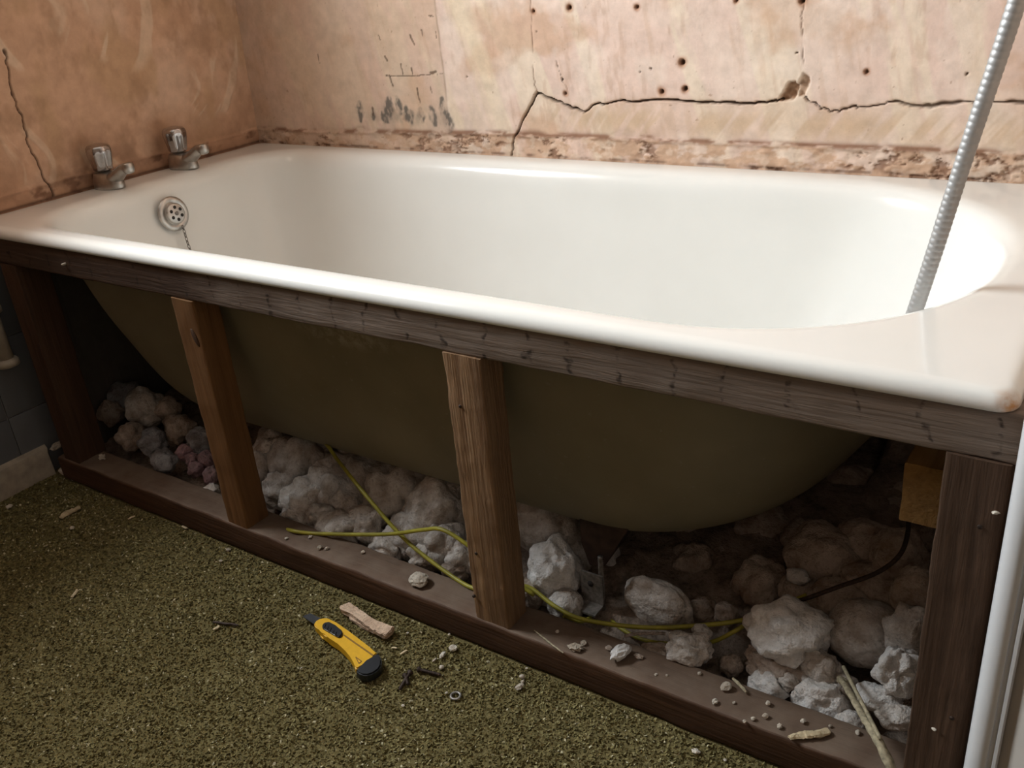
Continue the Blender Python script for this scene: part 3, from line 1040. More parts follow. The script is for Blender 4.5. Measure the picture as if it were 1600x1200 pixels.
# ball-link chain hanging from the rose
bm = bmesh.new()
c0 = ovf_o + on_ax * 0.010 + u * -0.006 + Vector((0, 0.0, -0.026))
chain_pts = []
for k in range(30):
    z = c0.z - k * 0.0074
    dep = (H - z) / (H - ZB)
    # follow the sloping end wall
    hh = np.interp(dep, [d for _, d in PROFILE], [h_ for h_, _ in PROFILE])
    xw = E['x0'] + 0.016 + (BOT['x0'] - E['x0'] - .016) * hh
    chain_pts.append(Vector((max(xw + 0.009, c0.x - 0.006 + 0.0 * k), c0.y - 0.0009 * k, z)))
for k in range(len(chain_pts) - 1):
    a_, b_ = chain_pts[k], chain_pts[k + 1]
    mid = (a_ + b_) / 2
    d = (b_ - a_).normalized()
    side = d.cross(Vector((1, 0.2, 0))).normalized() if k % 2 else d.cross(Vector((0.1, 1, 0))).normalized()
    loop = [mid + d * (0.0050 * math.cos(q / 10 * 2 * PI)) + side * (0.0030 * math.sin(q / 10 * 2 * PI)) for q in range(10)]
    n0 = len(bm.verts)
    rows = []
    for q in range(10):
        dd = (loop[(q + 1) % 10] - loop[q - 1]).normalized()
        nrm = dd.cross(d.cross(side)).normalized(); bn = d.cross(side).normalized()
        rows.append([bm.verts.new(loop[q] + nrm * (0.0010 * math.cos(s * PI / 2)) + bn * (0.0010 * math.sin(s * PI / 2))) for s in range(4)])
    for q in range(10):
        for s in range(4):
            bm.faces.new((rows[q][s], rows[q][(s + 1) % 4], rows[(q + 1) % 10][(s + 1) % 4], rows[(q + 1) % 10][s]))
ch = bm_obj('plug_chain', bm, M['steel'], bath)

# leg of the bath: brown cradle, threaded rod, foot bracket
leg = empty('bath_leg', (0, 0, 0)); leg.parent = bath
lp = on(940, 925, 1, 0.13)
leg.location = Vector((lp.x, lp.y, 0.0)) - Vector(bath.location)
yl = 0.150
P_ = [on(904, 800, 1, yl), on(990, 815, 1, yl), on(960, 860, 1, yl), on(944, 886, 1, yl), on(921, 884, 1, yl), on(908, 850, 1, yl)]
bm = bmesh.new()
fr = [bm.verts.new(p) for p in P_]
bk = [bm.verts.new(p + Vector((0.0, 0.10, 0.012))) for p in P_]
bm.faces.new(fr); bm.faces.new(bk[::-1])
for i in range(len(P_)):
    j = (i + 1) % len(P_)
    bm.faces.new((fr[i], bk[i], bk[j], fr[j]))
bmesh.ops.bevel(bm, geom=list(bm.edges), offset=0.0015, segments=2, affect='EDGES')
auto_smooth(bm_obj('cradle', bm, M['cradle'], leg), 40)
bm = bmesh.new()
rt, rb_ = on(938, 870, 1, 0.133), on(938, 958, 1, 0.133)
zb0 = max(rb_.z, 0.004)
npt = 60
tube(bm, [Vector((rt.x, 0.133, rt.z + (0.004 - rt.z) * k / npt)) for k in range(npt + 1)], lambda i, n: 0.0036 if i % 2 else 0.0041, 10)
bm_obj('threaded_rod', bm, M['steel'], leg)
bm = bmesh.new()
pA, pB = on(908, 890, 1, 0.126), on(944, 948, 1, 0.126)
box_bm(bm, pA.x, pB.x, 0.124, 0.127, max(pB.z, 0.004), pA.z)
box_bm(bm, pA.x, pB.x, 0.10, 0.127, max(pB.z, 0.004) - 0.0, max(pB.z, 0.004) + 0.003)
auto_smooth(bm_obj('foot_bracket', bm, M['steel'], leg))
bm = bmesh.new()
hp = on(923, 912, 1, 0.1238)
lathe(bm, [(0.0045, 0), (0.0045, 0.0008), (0.0001, 0.0009)], hp, (0, -1, 0), 16)
bm_obj('bolt_hole', bm, M['hole'], leg)


# ------------------------------------------------------------------ taps
def make_tap(loc, label, knob_turn):
    t_ = empty('pillar_tap', loc, label, 'tap', 'pillar taps on the bath deck')
    L = Vector(loc)
    # base body: a low oval block drawn out towards the spout
    bm = bmesh.new()
    rows = []
    for (z, ax, x_off, ay, xf) in [(0.0, .028, 0, .0235, .046), (0.003, .0285, 0, .024, .047), (.012, .0275, 0, .023, .046), (.020, .026, 0, .0215, .043), (.027, .0245, 0, .0195, .034), (.031, .020, 0, .016, .024)]:
        row = []
        for k in range(32):
            a = 2 * PI * k / 32
            c_, s_ = math.cos(a), math.sin(a)
            rx = xf if c_ > 0 else ax
            row.append(bm.verts.new(L + Vector((rx * c_, ay * s_, z))))
        rows.append(row)
    for i in range(len(rows) - 1):
        for k in range(32):
            bm.faces.new((rows[i][k], rows[i][(k + 1) % 32], rows[i + 1][(k + 1) % 32], rows[i + 1][k]))
    bm.faces.new(rows[0][::-1]); bm.faces.new(rows[-1])
    bm_obj('tap_body', bm, M['chrome'], t_)
    # spout rising towards the basin
    bm = bmesh.new()
    pts = catmull([L + Vector(p) for p in [(.010, 0, .014), (.030, 0, .020), (.050, 0, .030), (.068, 0, .040), (.078, 0, .0405)]], 6)
    tube(bm, pts, lambda i, n: 0.0185 - 0.0090 * min(1, i / (n * 0.8)), 16, 0.8)
    sp = bm_obj('spout', bm, M['chrome'], t_)
    bm = bmesh.new()
    lathe(bm, [(.0085, 0), (.0108, .003), (.0112, .009), (.0105, .015), (.0085, .019), (.005, .0205)], L + Vector((.081, 0, .0515)), (0.12, 0, -1), 20)
    bm_obj('nozzle', bm, M['chrome'], sp)
    # neck and fluted knob
    bm = bmesh.new()
    lathe(bm, [(.0135, .022), (.0135, .030), (.0115, .031), (.0115, .036)], L, (0, 0, 1), 24)
    bm_obj('neck', bm, M['steel'], t_)
    bm = bmesh.new()
    fl = lambda a, h: 1 - 0.07 * (0.5 - 0.5 * math.cos(8 * (a + knob_turn))) * (1 if .038 < h < .074 else 0.3)
    lathe(bm, [(.0155, .0335), (.0185, .036), (.0200, .045), (.0222, .056), (.0240, .066), (.0242, .072), (.0230, .0775), (.0195, .0815), (.012, .0835), (.001, .084)], L, (0, 0, 1), 64, fl)
    kn = bm_obj('knob', bm, M['knobclear'], t_)
    return t_


tp1 = on(160, 292, 2, H); tp2 = on(280, 261, 2, H)
make_tap((0.038, tp1.y + 0.002, H), 'chrome pillar tap with fluted knob, nearer the front of the bath', 0.2)
make_tap((0.047, tp2.y - 0.002, H), 'chrome pillar tap with fluted knob, nearer the corner of the walls', 0.75)


# ------------------------------------------------------------------ timber frame
def bar(name, b, axis, mat, parent, bevel=0.0025, wob=0.0008, seed=0, n=40):
    """a rough-sawn timber: rounded section swept along its long axis"""
    (x0, x1, y0, y1, z0, z1) = b
    lo = {'X': (x0, x1), 'Y': (y0, y1), 'Z': (z0, z1)}[axis]
    bm = bmesh.new()
    if axis == 'X': sec = (y0, y1, z0, z1)
    elif axis == 'Y': sec = (x0, x1, z0, z1)
    else: sec = (x0, x1, y0, y1)
    pts = rrect(*sec, [bevel] * 4, 3, 6)
    rows = []
    for i in range(n + 1):
        s = lo[0] + (lo[1] - lo[0]) * i / n
        row = []
        for (a, c_) in pts:
            v = Vector((s, a, c_) if axis == 'X' else (a, s, c_) if axis == 'Y' else (a, c_, s))
            nz = noise.noise_vector(v * 23 + Vector((seed * 7.7, 0, 0))) * wob + noise.noise_vector(v * 90 + Vector((seed * 3.1, 5, 0))) * wob * 0.5
            row.append(bm.verts.new(v + nz))
        rows.append(row)
    k_ = len(pts)
    for i in range(n):
        for k in range(k_):
            bm.faces.new((rows[i][k], rows[i][(k + 1) % k_], rows[i + 1][(k + 1) % k_], rows[i + 1][k]))
    bm.faces.new(rows[0][::-1]); bm.faces.new(rows[-1])
    o = bm_obj(name, bm, mat, parent)
    return auto_smooth(o, 50)


frame = empty('panel_frame', (0.84, 0.025, 0.0), 'dark timber stud frame under the front rim of the bath', 'timber frame')
RZ = 0.4455
bar('top_rail', (0.03, 1.672, 0.005, 0.050, RZ, H - 0.019), 'X', M['w_rail'], frame, 0.003, 0.0012, 1, 160)
sp_ = bar('sole_plate', (0.06, 1.668, 0.0, 0.058, 0.0025, 0.0505), 'X', M['w_plate'], frame, 0.004, 0.0014, 2, 160)
for i, (x0, x1, mt, lb, dp) in enumerate([
        (0.080, 0.130, 'w_post_dark', 'dark brown post at the tap end', .062),
        (0.557, 0.606, 'w_post_orange', 'orange brown smooth post with a knot', .048),
        (1.066, 1.121, 'w_post_rough', 'light brown rough-sawn post', .047),
        (1.617, 1.669, 'w_post_end', 'dark brown end post', .047)]):
    o = bar('post', (x0, x1, 0.003, dp, 0.0500, RZ), 'Z', M[mt], frame, 0.002, 0.0011 if i != 2 else 0.0016, 5 + i, 70)
    o['label'] = lb
pb = on(1446, 770, 1, 0.06)
o = bar('block', (1.581, 1.6165, 0.030, 0.085, 0.350, 0.412), 'Y', M['w_block'], frame, 0.002, 0.001, 12, 10)
o['label'] = 'yellow brown wooden block beside the end post'
# nails and knots pressed into the posts
def nail(px, py, y, r=0.0022, par=frame):
    p = on(px, py, 1, y)
    bm = bmesh.new()
    lathe(bm, [(r, -0.002), (r, 0.0006), (r * 0.6, 0.0010), (0.0001, 0.0010)], p, (0, -1, 0), 12)
    bm_obj('nail_head', bm, M['rust'], par)
for q in ((719, 635, .0025), (744, 865, .0025), (1531, 823, .0025), (740, 932, 0.001), (1487, 1122, .0025)):
    nail(q[0], q[1], q[2])
p = on(304, 528, 1, 0.0022)
bm = bmesh.new()
lathe(bm, [(0.0001, -0.001), (0.007, -0.001), (0.006, -0.0002), (0.0001, 0.0001)], p, (0, -1, 0), 18)
for v in bm.verts: v.co.z = p.z + (v.co.z - p.z) * 1.6 - (v.co.x - p.x) * 1.3
bm_obj('knot', bm, M['w_post_dark'], frame)

# ------------------------------------------------------------------ debris under the bath
def lump_bm(bm, center, radii, seed, sub_=4, billow=0.42, rough=0.10, flat=None, rotz=0.0, tilt=0.0, squash_top=None):
    r = bmesh.ops.create_icosphere(bm, subdivisions=sub_, radius=1.0)
    so_ = Vector((seed * 3.17, seed * 1.31, seed * 2.03))
    R_ = Matrix.Rotation(rotz, 3, 'Z') @ Matrix.Rotation(tilt, 3, 'X')
    for v in r['verts']:
        d = v.co.normalized()
        f1 = noise.voronoi(d * 1.15 + so_)[0]
        s1 = f1[1] - f1[0]
        k = 1.0 + billow * 0.75 * (0.5 - f1[0]) + billow * 0.30 * min(0.35, s1) - billow * 0.1
        k += billow * 0.42 * noise.noise(d * 1.6 + so_ * 1.7) + rough * 1.3 * noise.fractal(d * 2.2 + so_, 1.15, 2.1, 5)
        v.co = Vector(center) + R_ @ Vector((d.x * radii[0] * k, d.y * radii[1] * k, d.z * radii[2] * k))
    return r['verts']


def lump(px, py, rx, ry, mat, label, group=None, y=None, name='insulation_lump', a=0.035, b=0.33, sub_=4, billow=0.42, rough=0.1, depth=None, seed=None, tilt=0.0, rotz=None, cat='rubble'):
    P = on(px, py, 1, y) if y is not None else on_heap(px, py, a, b)
    s = px_size(P)
    sd = seed if seed is not None else (px * 0.37 + py * 0.11)
    rxm, rzm = rx * s, ry * s
    rym = (depth if depth is not None else 0.5 * (rxm + rzm))
    if P.z - rzm * 0.95 < 0.004: P.z = 0.004 + rzm * 0.95
    bm = bmesh.new()
    lump_bm(bm, P, (rxm * 1.06, rym, rzm * 1.1), sd, sub_, billow, rough, rotz=(rotz if rotz is not None else (sd * 1.7) % 0.8 - 0.4), tilt=tilt)
    for v in bm.verts:
        if v.co.z < 0.001: v.co.z = 0.001
    o = bm_obj(name, bm, M[mat], loc=(P.x, P.y, max(0.001, P.z - rzm)))
    tag(o, label, cat, group)
    return o


G1, G2, G3, G4 = ('debris in the bay beside the tap-end post', 'debris in the bay left of the rough light brown post',
                  'debris below the bath around its metal leg', 'debris in the bay left of the end post')
L1 = 'grey lump in the dark heap between the first two posts'
L1p = 'pinkish lump in the dark heap left of the orange brown post'
L2 = 'off-white lump in the heap between the orange and rough brown posts'
L3 = 'dim brownish lump behind the leg under the bath'
L4 = 'dusty brown lump at the back below the sloping bath end'
L5 = 'off-white lump among the rubble beside the end post'

ORD = ['first', 'second', 'third', 'fourth', 'fifth', 'sixth', 'seventh', 'eighth', 'ninth', 'tenth', 'eleventh', 'twelfth']


def rank(lst, i, key=lambda q: q[0]):
    return ORD[sorted(range(len(lst)), key=lambda j: key(lst[j])).index(i)]


# bay between the first two posts
heap1 = [(196, 622, 26, 24, 'lump_blue'), (160, 606, 24, 26, 'lump_blue'), (240, 692, 24, 20, 'lump_blue'),
                           (256, 722, 22, 18, 'lump_blue'), (280, 668, 26, 20, 'lump_dirty'), (174, 645, 20, 18, 'lump_dirty'), (262, 640, 22, 18, 'lump_dirty'),
                           (205, 680, 20, 22, 'lump_dirty'), (330, 765, 13, 9, 'lump'), (312, 690, 20, 20, 'lump_blue')]
for i_, (x, y, rx, ry, mt) in enumerate(heap1):
    lump(x, y, rx, ry, mt, L1 + ', ' + rank(heap1, i_) + ' from the left', G1, a=0.05, b=0.34)
lump(229, 637, 30, 30, 'lump', 'pale rounded lump topmost in the dark heap between the first two posts', a=0.06, b=0.34)
heap1p = [(290, 708, 15, 13), (306, 733, 13, 12), (331, 742, 12, 14), (322, 718, 14, 13), (300, 718, 11, 10)]
for i_, (x, y, rx, ry) in enumerate(heap1p):
    lump(x, y, rx, ry, 'lump_pink', L1p + ', ' + rank(heap1p, i_) + ' from the left', G1 + ', pink', a=0.05, b=0.30)

# bay between post 2 and post 3
heap2 = [(467, 728, 42, 36), (432, 700, 30, 26), (497, 698, 30, 24), (440, 768, 26, 24), (481, 784, 34, 30), (520, 768, 34, 30), (548, 788, 28, 26),
         (576, 742, 38, 32), (611, 777, 34, 36), (535, 828, 38, 28), (574, 822, 28, 28), (646, 758, 40, 40), (628, 735, 32, 24),
         (639, 836, 30, 30), (705, 778, 34, 36), (605, 858, 24, 18), (499, 812, 24, 20), (462, 806, 20, 15), (540, 735, 28, 22), (726, 872, 24, 24), (664, 872, 22, 18),
         (590, 792, 22, 22), (512, 735, 24, 20), (690, 745, 34, 26), (405, 735, 20, 26), (560, 712, 30, 20)]
rv_ = sorted(range(len(heap2)), key=lambda j: heap2[j][1] - 0.36 * heap2[j][0])
row_of = {j: min(2, k * 3 // len(heap2)) for k, j in enumerate(rv_)}
for i_, (x, y, rx, ry) in enumerate(heap2):
    row_l = sorted([heap2[j][0] for j in row_of if row_of[j] == row_of[i_]])
    lb2 = 'off-white heap lump, ' + ORD[row_l.index(x)] + ' from the orange post in the ' + ['top', 'middle', 'bottom'][row_of[i_]] + ' row'
    lump(x, y, rx * 1.18, ry * 1.15, 'lump', lb2, G2, billow=0.46, rough=0.16, b=0.30)
lump(684, 806, 52, 58, 'lump', 'large smooth off-white lump left of the rough brown post', b=0.30, sub_=5, billow=0.25)
lump(693, 852, 40, 40, 'lump', 'off-white lump at the front of the heap left of the rough brown post', b=0.28, sub_=5)
lump(710, 893, 20, 16, 'lump_dirty', 'small grey lump under the yellow cable left of the rough brown post')

# around the leg
lump(853, 812, 62, 48, 'lump', 'big blocky off-white slab right behind the rough brown post', y=0.20, sub_=5, billow=0.16)
lump(866, 893, 40, 50, 'lump_clean', 'bright white upright lump right of the rough brown post', sub_=5, y=0.135, billow=0.35, rough=0.13)
lump(902, 868, 24, 32, 'lump', 'greyish lump squeezed between bright white lump and bath leg', y=0.19)
lump(884, 950, 30, 26, 'lump', 'smooth white ball-like lump below the bright white lump', sub_=5, y=0.105, billow=0.14, rough=0.04)
lump(833, 925, 20, 22, 'lump_dirty', 'grey lump touching the rough brown post behind the cable', y=0.10)
lump(954, 915, 20, 26, 'lump_clean', 'small white lump just right of the bath leg rod', y=0.23)
lump(1028, 942, 56, 38, 'lump', 'flat pinkish white slab right of the bath leg', sub_=5, y=0.155, billow=0.2, rough=0.06, depth=0.022)
heap3 = [(1072, 848, 60, 40, .36), (1005, 878, 40, 26, .30), (1084, 900, 34, 30, .27), (1190, 870, 48, 40, .38), (1188, 930, 40, 44, .25),
                           (1135, 960, 18, 18, .17), (1130, 900, 26, 26, .31), (1095, 958, 26, 20, .19), (975, 860, 26, 20, .33)]
for i_, (x, y, rx, ry, yy) in enumerate(heap3):
    lump(x, y, rx, ry, 'lump_dirty', L3 + ', ' + rank(heap3, i_) + ' from the left', G3, y=yy)
lump(1077, 1014, 34, 22, 'lump', 'white angular lump on the back edge of the sole plate', y=0.075, sub_=5, rough=0.16)
lump(1096, 988, 15, 11, 'lump', 'small round white lump behind the angular lump at the plate', y=0.11)
lump(1030, 1022, 30, 10, 'lump_dirty', 'low dusty flake lying left of the angular lump', y=0.07)

# right bay
lump(1232, 985, 64, 46, 'lump_clean', 'big bright white crumbly lump with a dirty underside', y=0.135, sub_=5, billow=0.38, rough=0.14)
lump(1215, 1040, 48, 24, 'lump_dirty', 'dirty layered lump under the big bright white lump', y=0.115, sub_=5, rough=0.2)
lump(1198, 1075, 28, 20, 'lump_clean', 'small white lump at the plate in front of the dirty layered lump', y=0.080, rough=0.14)
lump(1233, 1066, 14, 12, 'lump', 'tiny grey lump right of the small white lump', y=0.088)
lump(1142, 1040, 16, 18, 'lump_dirty', 'little grey lump left of the dirty layered lump', y=0.1)
lump(1282, 1044, 30, 28, 'lump', 'upper half of the white stacked lumps left of the straw stalk', y=0.115, sub_=5, rough=0.14)
lump(1286, 1090, 42, 34, 'lump_clean', 'lower white lump of the stack left of the straw stalk', y=0.095, sub_=5, rough=0.13)
lump(1260, 1106, 22, 14, 'lump_clean', 'white crumbling edge lump nearest the sole plate', y=0.08, rough=0.2)
lump(1357, 990, 62, 48, 'lump', 'wide rounded pinkish white slab left of the end post', y=0.17, sub_=5, billow=0.14, rough=0.05)
lump(1403, 1052, 30, 42, 'lump_clean', 'pointed white lump leaning on the end post', y=0.105, sub_=5, rough=0.16)
lump(1372, 1090, 36, 18, 'lump_clean', 'flat white lump behind the straw stalk', y=0.09, rough=0.14)
lump(1410, 1122, 34, 16, 'lump', 'low grey white lump at the foot of the end post', y=0.075, rough=0.1)
lump(1247, 901, 18, 11, 'lump_clean', 'small bright white flake on the brown heap below the bath end', y=0.235, seed=3)
heap4 = [(1287, 872, 58, 52, .30), (1352, 862, 48, 50, .33), (1403, 870, 40, 46, .28), (1257, 846, 36, 30, .36), (1378, 915, 60, 26, .26),
                           (1320, 940, 56, 28, .23), (1430, 930, 34, 44, .2), (1250, 925, 36, 22, .24), (1330, 800, 60, 44, .52), (1410, 800, 56, 46, .5), (1240, 800, 50, 36, .5)]
for i_, (x, y, rx, ry, yy) in enumerate(heap4):
    lump(x, y, rx, ry, 'lump_dirty', L4 + ', ' + rank(heap4, i_) + ' from left', G4 + ', back', y=yy, sub_=5, billow=0.22, rough=0.07)
heap5 = [(1420, 985, 34, 40, .15), (1318, 1075, 20, 24, .11), (1330, 1128, 26, 14, .075), (1245, 1012, 30, 26, .15)]
for i_, (x, y, rx, ry, yy) in enumerate(heap5):
    lump(x, y, rx, ry, 'lump', L5 + ', ' + rank(heap5, i_) + ' from the left', G4 + ', front', y=yy)

# dust and crumbs underneath everything: one uncountable bed
nx_, ny_ = 200, 70
X_, Y_ = np.meshgrid(np.linspace(0.02, 1.66, nx_), np.linspace(0.060, 0.685, ny_), indexing='ij')
hz = 0.006 + 0.22 * np.clip(Y_ - 0.10, 0, 1) + 0.030 * (fbm(X_ * 22, Y_ * 22, 300, 4) - 0.4) + 0.010 * (fbm(X_ * 120, Y_ * 120, 301, 3) - 0.5)
hz = np.where((X_ > 0.2) & (X_ < 1.45), np.minimum(hz, 0.085), hz)
hz = np.maximum(hz, 0.002)
hz = np.minimum(hz, 0.012 + np.clip(Y_ - 0.060, 0, 1) * 1.0)
P = np.stack([X_, Y_, hz], -1).reshape(-1, 3)
idx = np.arange(nx_ * ny_).reshape(nx_, ny_)
f = np.stack([idx[:-1, :-1], idx[1:, :-1], idx[1:, 1:], idx[:-1, 1:]], -1).reshape(-1, 4)
bed = mesh_obj('dust_bed', P.tolist(), f.tolist(), M['bed'])
tag(bed, 'brown dust and fine crumbs lying on the floor below the bath', 'dust', kind='stuff')


# ------------------------------------------------------------------ cables
def cable(pix, label, r=0.0031):
    pts = []
    for x, y, yy in pix:
        p = on(x, y, 1, yy)
        if p.y < 0.066 and p.z < 0.0512 + r: p = on(x, y, 2, 0.0512 + r)     # rests on the plate
        pts.append(p)
    sm = catmull(pts, 8)
    for p in sm: p.z = max(p.z, r + 0.001)
    bm = bmesh.new()
    tube(bm, sm, r, 10)
    o = bm_obj('earth_cable', bm, M['cable'], loc=tuple(sm[0]))
    return tag(o, label, 'cable')


cable([(452, 700, .30), (478, 686, .25), (505, 690, .165), (530, 722, .125), (570, 772, .090), (632, 842, .070), (700, 896, .060), (745, 921, .058), (788, 920, .065), (825, 917, .085),
       (868, 948, .076), (912, 968, .072), (1000, 980, .092), (1085, 978, .115), (1178, 965, .15), (1260, 930, .2)],
      'yellow green cable slanting down the heap and on behind the rough post')
cable([(432, 806, .075), (437, 820, .066), (455, 829, .062), (500, 834, .060), (600, 835, .062), (660, 828, .066), (692, 828, .066), (735, 855, .066), (790, 900, .070), (835, 930, .075)],
      'yellow green cable running level along the plate left of rough post')
cable([(927, 948, .150), (926, 958, .12), (919, 967, .10), (905, 971, .085), (880, 962, .080)], 'short yellow cable loop hooked up at the bath leg bracket', 0.0026)
cable([(940, 950, .150), (960, 974, .118), (1000, 998, .100), (1050, 1006, .098), (1108, 1004, .112), (1150, 985, .125), (1180, 965, .15)],
      'yellow cable sagging from the bath leg towards the big white lump', 0.0028)


bm = bmesh.new()
dk = catmull([on(1195, 948, 1, .155), on(1250, 938, 1, .165), on(1310, 917, 1, .175), on(1370, 895, 1, .180), on(1405, 868, 1, .190), on(1418, 835, 1, .22), on(1420, 800, 1, .28)], 8)
tube(bm, dk, 0.0028, 8)
tag(bm_obj('dark_cable', bm, M['rust'], loc=tuple(dk[0])), 'dark cable lying over the brown heap below the bath end', 'cable')

# ------------------------------------------------------------------ small things
def chip(px, py, plane, rx, ry, label, cat, mat='crumb', name='plaster_crumb', group=None, thick=None, seed=None, sub_=3, rough=0.25, axis=2):
    P = on(px, py, axis, plane)
    s = px_size(P)
    sd = seed if seed is not None else px * 0.7 + py * 0.3
    rz_ = thick if thick is not None else min(rx, ry) * s * 0.7
    if axis == 2: P.z = plane + rz_ * 0.8
    bm = bmesh.new()
    lump_bm(bm, P, (rx * s, max(ry * s * 1.2, rz_ * .6), rz_), sd, sub_, 0.35, rough, rotz=random.uniform(-0.4, 0.4))
    for v in bm.verts: v.co.z = max(v.co.z, plane + 0.0004) if axis == 2 else v.co.z
    o = bm_obj(name, bm, M[mat], loc=(P.x, P.y, plane if axis == 2 else P.z), smooth=False)
    return tag(o, label, cat, group)


PT = 0.0512   # top of the sole plate
CT = 0.0024   # top of the carpet pile
chip(655, 911, PT, 17, 12, 'cream plaster chip on the sole plate left of the rough post', 'chip', rough=0.16)
chip(970, 1026, PT, 11, 17, 'bright white pointed chip on the plate right of the rough post', 'chip', 'lump_clean', rough=0.18, thick=0.009)
chip(900, 1014, PT, 11, 6, 'ragged tan flake on the plate just right of the rough post', 'flake', rough=0.4)
chip(912, 1006, PT, 5, 4, 'small tan crumb behind the ragged flake on the plate', 'crumb')
chip(951, 1014, PT, 6, 4, 'small brown crumb left of the bright pointed chip', 'crumb', 'lump_dirty')
chip(998, 1027, PT, 8, 4, 'flat brown crumb right of the bright pointed chip', 'crumb', 'lump_dirty')
for (x, y, r) in [(1135, 1076, 8), (1117, 1098, 5), (1147, 1099, 2.5), (1200, 1100, 4), (1177, 1124, 3.5), (1196, 1120, 4.5), (1163, 1128, 3), (1218, 1136, 4), (1255, 1128, 4), (1297, 1135, 2.5),
                  (1025, 1055, 2.5), (1042, 1056, 2), (871, 988, 3), (1093, 1053, 3), (1340, 1146, 4),
                  (448, 842, 2.5), (485, 840, 3), (500, 857, 4), (511, 858, 3), (567, 864, 3)]:
    chip(x, y, PT, r, r, 'tiny pale crumb on the top of the sole plate', 'crumb', group='crumbs on the sole plate', sub_=2)
chip(102, 412, 0.004, 3, 6, 'white plaster speck stuck on the rail above the tap-end post', 'speck', axis=1, sub_=2)
chip(1556, 801, 0.002, 6, 4, 'pale plaster speck stuck on the upper end post', 'speck', axis=1, sub_=2)
chip(1459, 1139, 0.002, 4, 3, 'pale plaster speck stuck on the lower end post', 'speck', axis=1, sub_=2)
# on the carpet
for (x, y, rx, ry) in [(709, 1015, 6, 6), (692, 1025, 4, 7), (679, 1032, 2, 4), (690, 1044, 4, 4), (816, 1059, 5, 4), (817, 1066, 3, 3), (812, 1075, 5, 7), (1087, 1175, 7, 4), (1133, 1188, 3, 2),
                       (637, 990, 2, 2), (702, 992, 2, 2), (113, 826, 4, 3), (357, 860, 4, 3), (345, 877, 3, 2), (15, 793, 5, 4), (823, 1045, 2, 2), (698, 1083, 2, 2), (630, 1103, 3, 2), (471, 1045, 2, 2)]:
    chip(x, y, CT, rx, ry, 'tiny pale plaster crumb lying on the green carpet', 'crumb', group='crumbs on the carpet', sub_=2)


def stick(pix, plane, r, label, cat, name, mat='splinter', flat=0.5, group=None, ragged=0.2, lift=0.0):
    pts = []
    for i, (x, y) in enumerate(pix):
        p = on(x, y, 2, plane + r * flat)
        pts.append(p)
    sm = catmull(pts, 6)
    bm = bmesh.new()
    n = len(sm)
    tube(bm, sm, lambda i, n_: r * (0.72 + 0.28 * math.sin(PI * min(1, max(0, i / n_))) + ragged * noise.noise(Vector((i * 0.9, pix[0][0], 0)))), 8, flat)
    for v in bm.verts:
        v.co += noise.noise_vector(v.co * 160) * r * 0.35
        v.co.z = max(v.co.z, plane * 0.98)
    o = bm_obj(name, bm, M[mat], loc=tuple(sm[0]), smooth=False)
    return tag(o, label, cat, group)


stick([(94, 808), (103, 803), (112, 798), (125, 793)], CT, 0.0065, 'pale wood splinter on the dark carpet near the skirting board', 'splinter', 'wood_splinter')
stick([(112, 933), (117, 927), (121, 922)], CT, 0.0028, 'short pale sliver on the carpet at the far left', 'splinter', 'wood_splinter')
stick([(200, 811), (206, 808), (211, 806)], CT, 0.0022, 'thin dull sliver on the carpet before the tap-end post', 'splinter', 'wood_splinter')
stick([(612, 1012), (616, 1012), (620, 1013)], CT, 0.0016, 'hair-thin white sliver on the carpet right of the cutter', 'splinter', 'wood_splinter')
stick([(625, 1022), (631, 1019), (636, 1016)], CT, 0.0017, 'thin white sliver on the carpet between cutter and white crumbs', 'splinter', 'wood_splinter')
stick([(285, 822), (292, 826)], CT, 0.0024, 'small pale sliver at the bottom of the plate left of orange post', 'splinter', 'wood_splinter')
stick([(1233, 1152), (1255, 1148), (1275, 1147), (1295, 1142)], PT, 0.0055, 'pale wood splinter lying on the plate near the end post', 'splinter', 'wood_splinter')
stick([(835, 985), (850, 997), (866, 1010), (880, 1020)], PT, 0.0012, 'long thin straw on the plate right of the rough post', 'straw', 'dry_straw', 'straw', 0.9)
stick([(1145, 1060), (1158, 1072), (1166, 1082)], PT, 0.0022, 'bent pale twig on the plate beside the small white lump', 'twig', 'dry_twig', 'straw', 0.9)
stick([(975, 994), (1000, 990), (1040, 990)], 0.048, 0.003, 'grey twig lying behind the bright pointed chip', 'twig', 'dry_twig', 'lump_dirty', 0.7)
stick([(333, 972), (350, 974), (372, 977)], CT, 0.0022, 'small dark twig on the carpet left of the yellow cutter', 'twig', 'dry_twig', 'rust', 0.9)
stick([(333, 984), (339, 981), (342, 978)], CT, 0.0024, 'pale speck of wood by the small dark twig', 'splinter', 'wood_splinter')
# broken plaster at the end of the skirting
chip(107, 741, CT, 16, 8, 'broken white plaster piece on the floor at the skirting end', 'chip', 'crumb', rough=0.2, thick=0.009)
chip(118, 749, CT, 9, 5, 'smaller broken plaster piece before the tap-end post', 'chip', 'crumb', rough=0.2, thick=0.006)
chip(91, 695, 0.03, 7, 13, 'upright cream plaster shard at the broken skirting end', 'chip', 'crumb', rough=0.35, axis=0)
chip(160, 716, PT, 8, 4, 'small pale chip at the foot of the tap-end post', 'chip', 'crumb', rough=0.4)

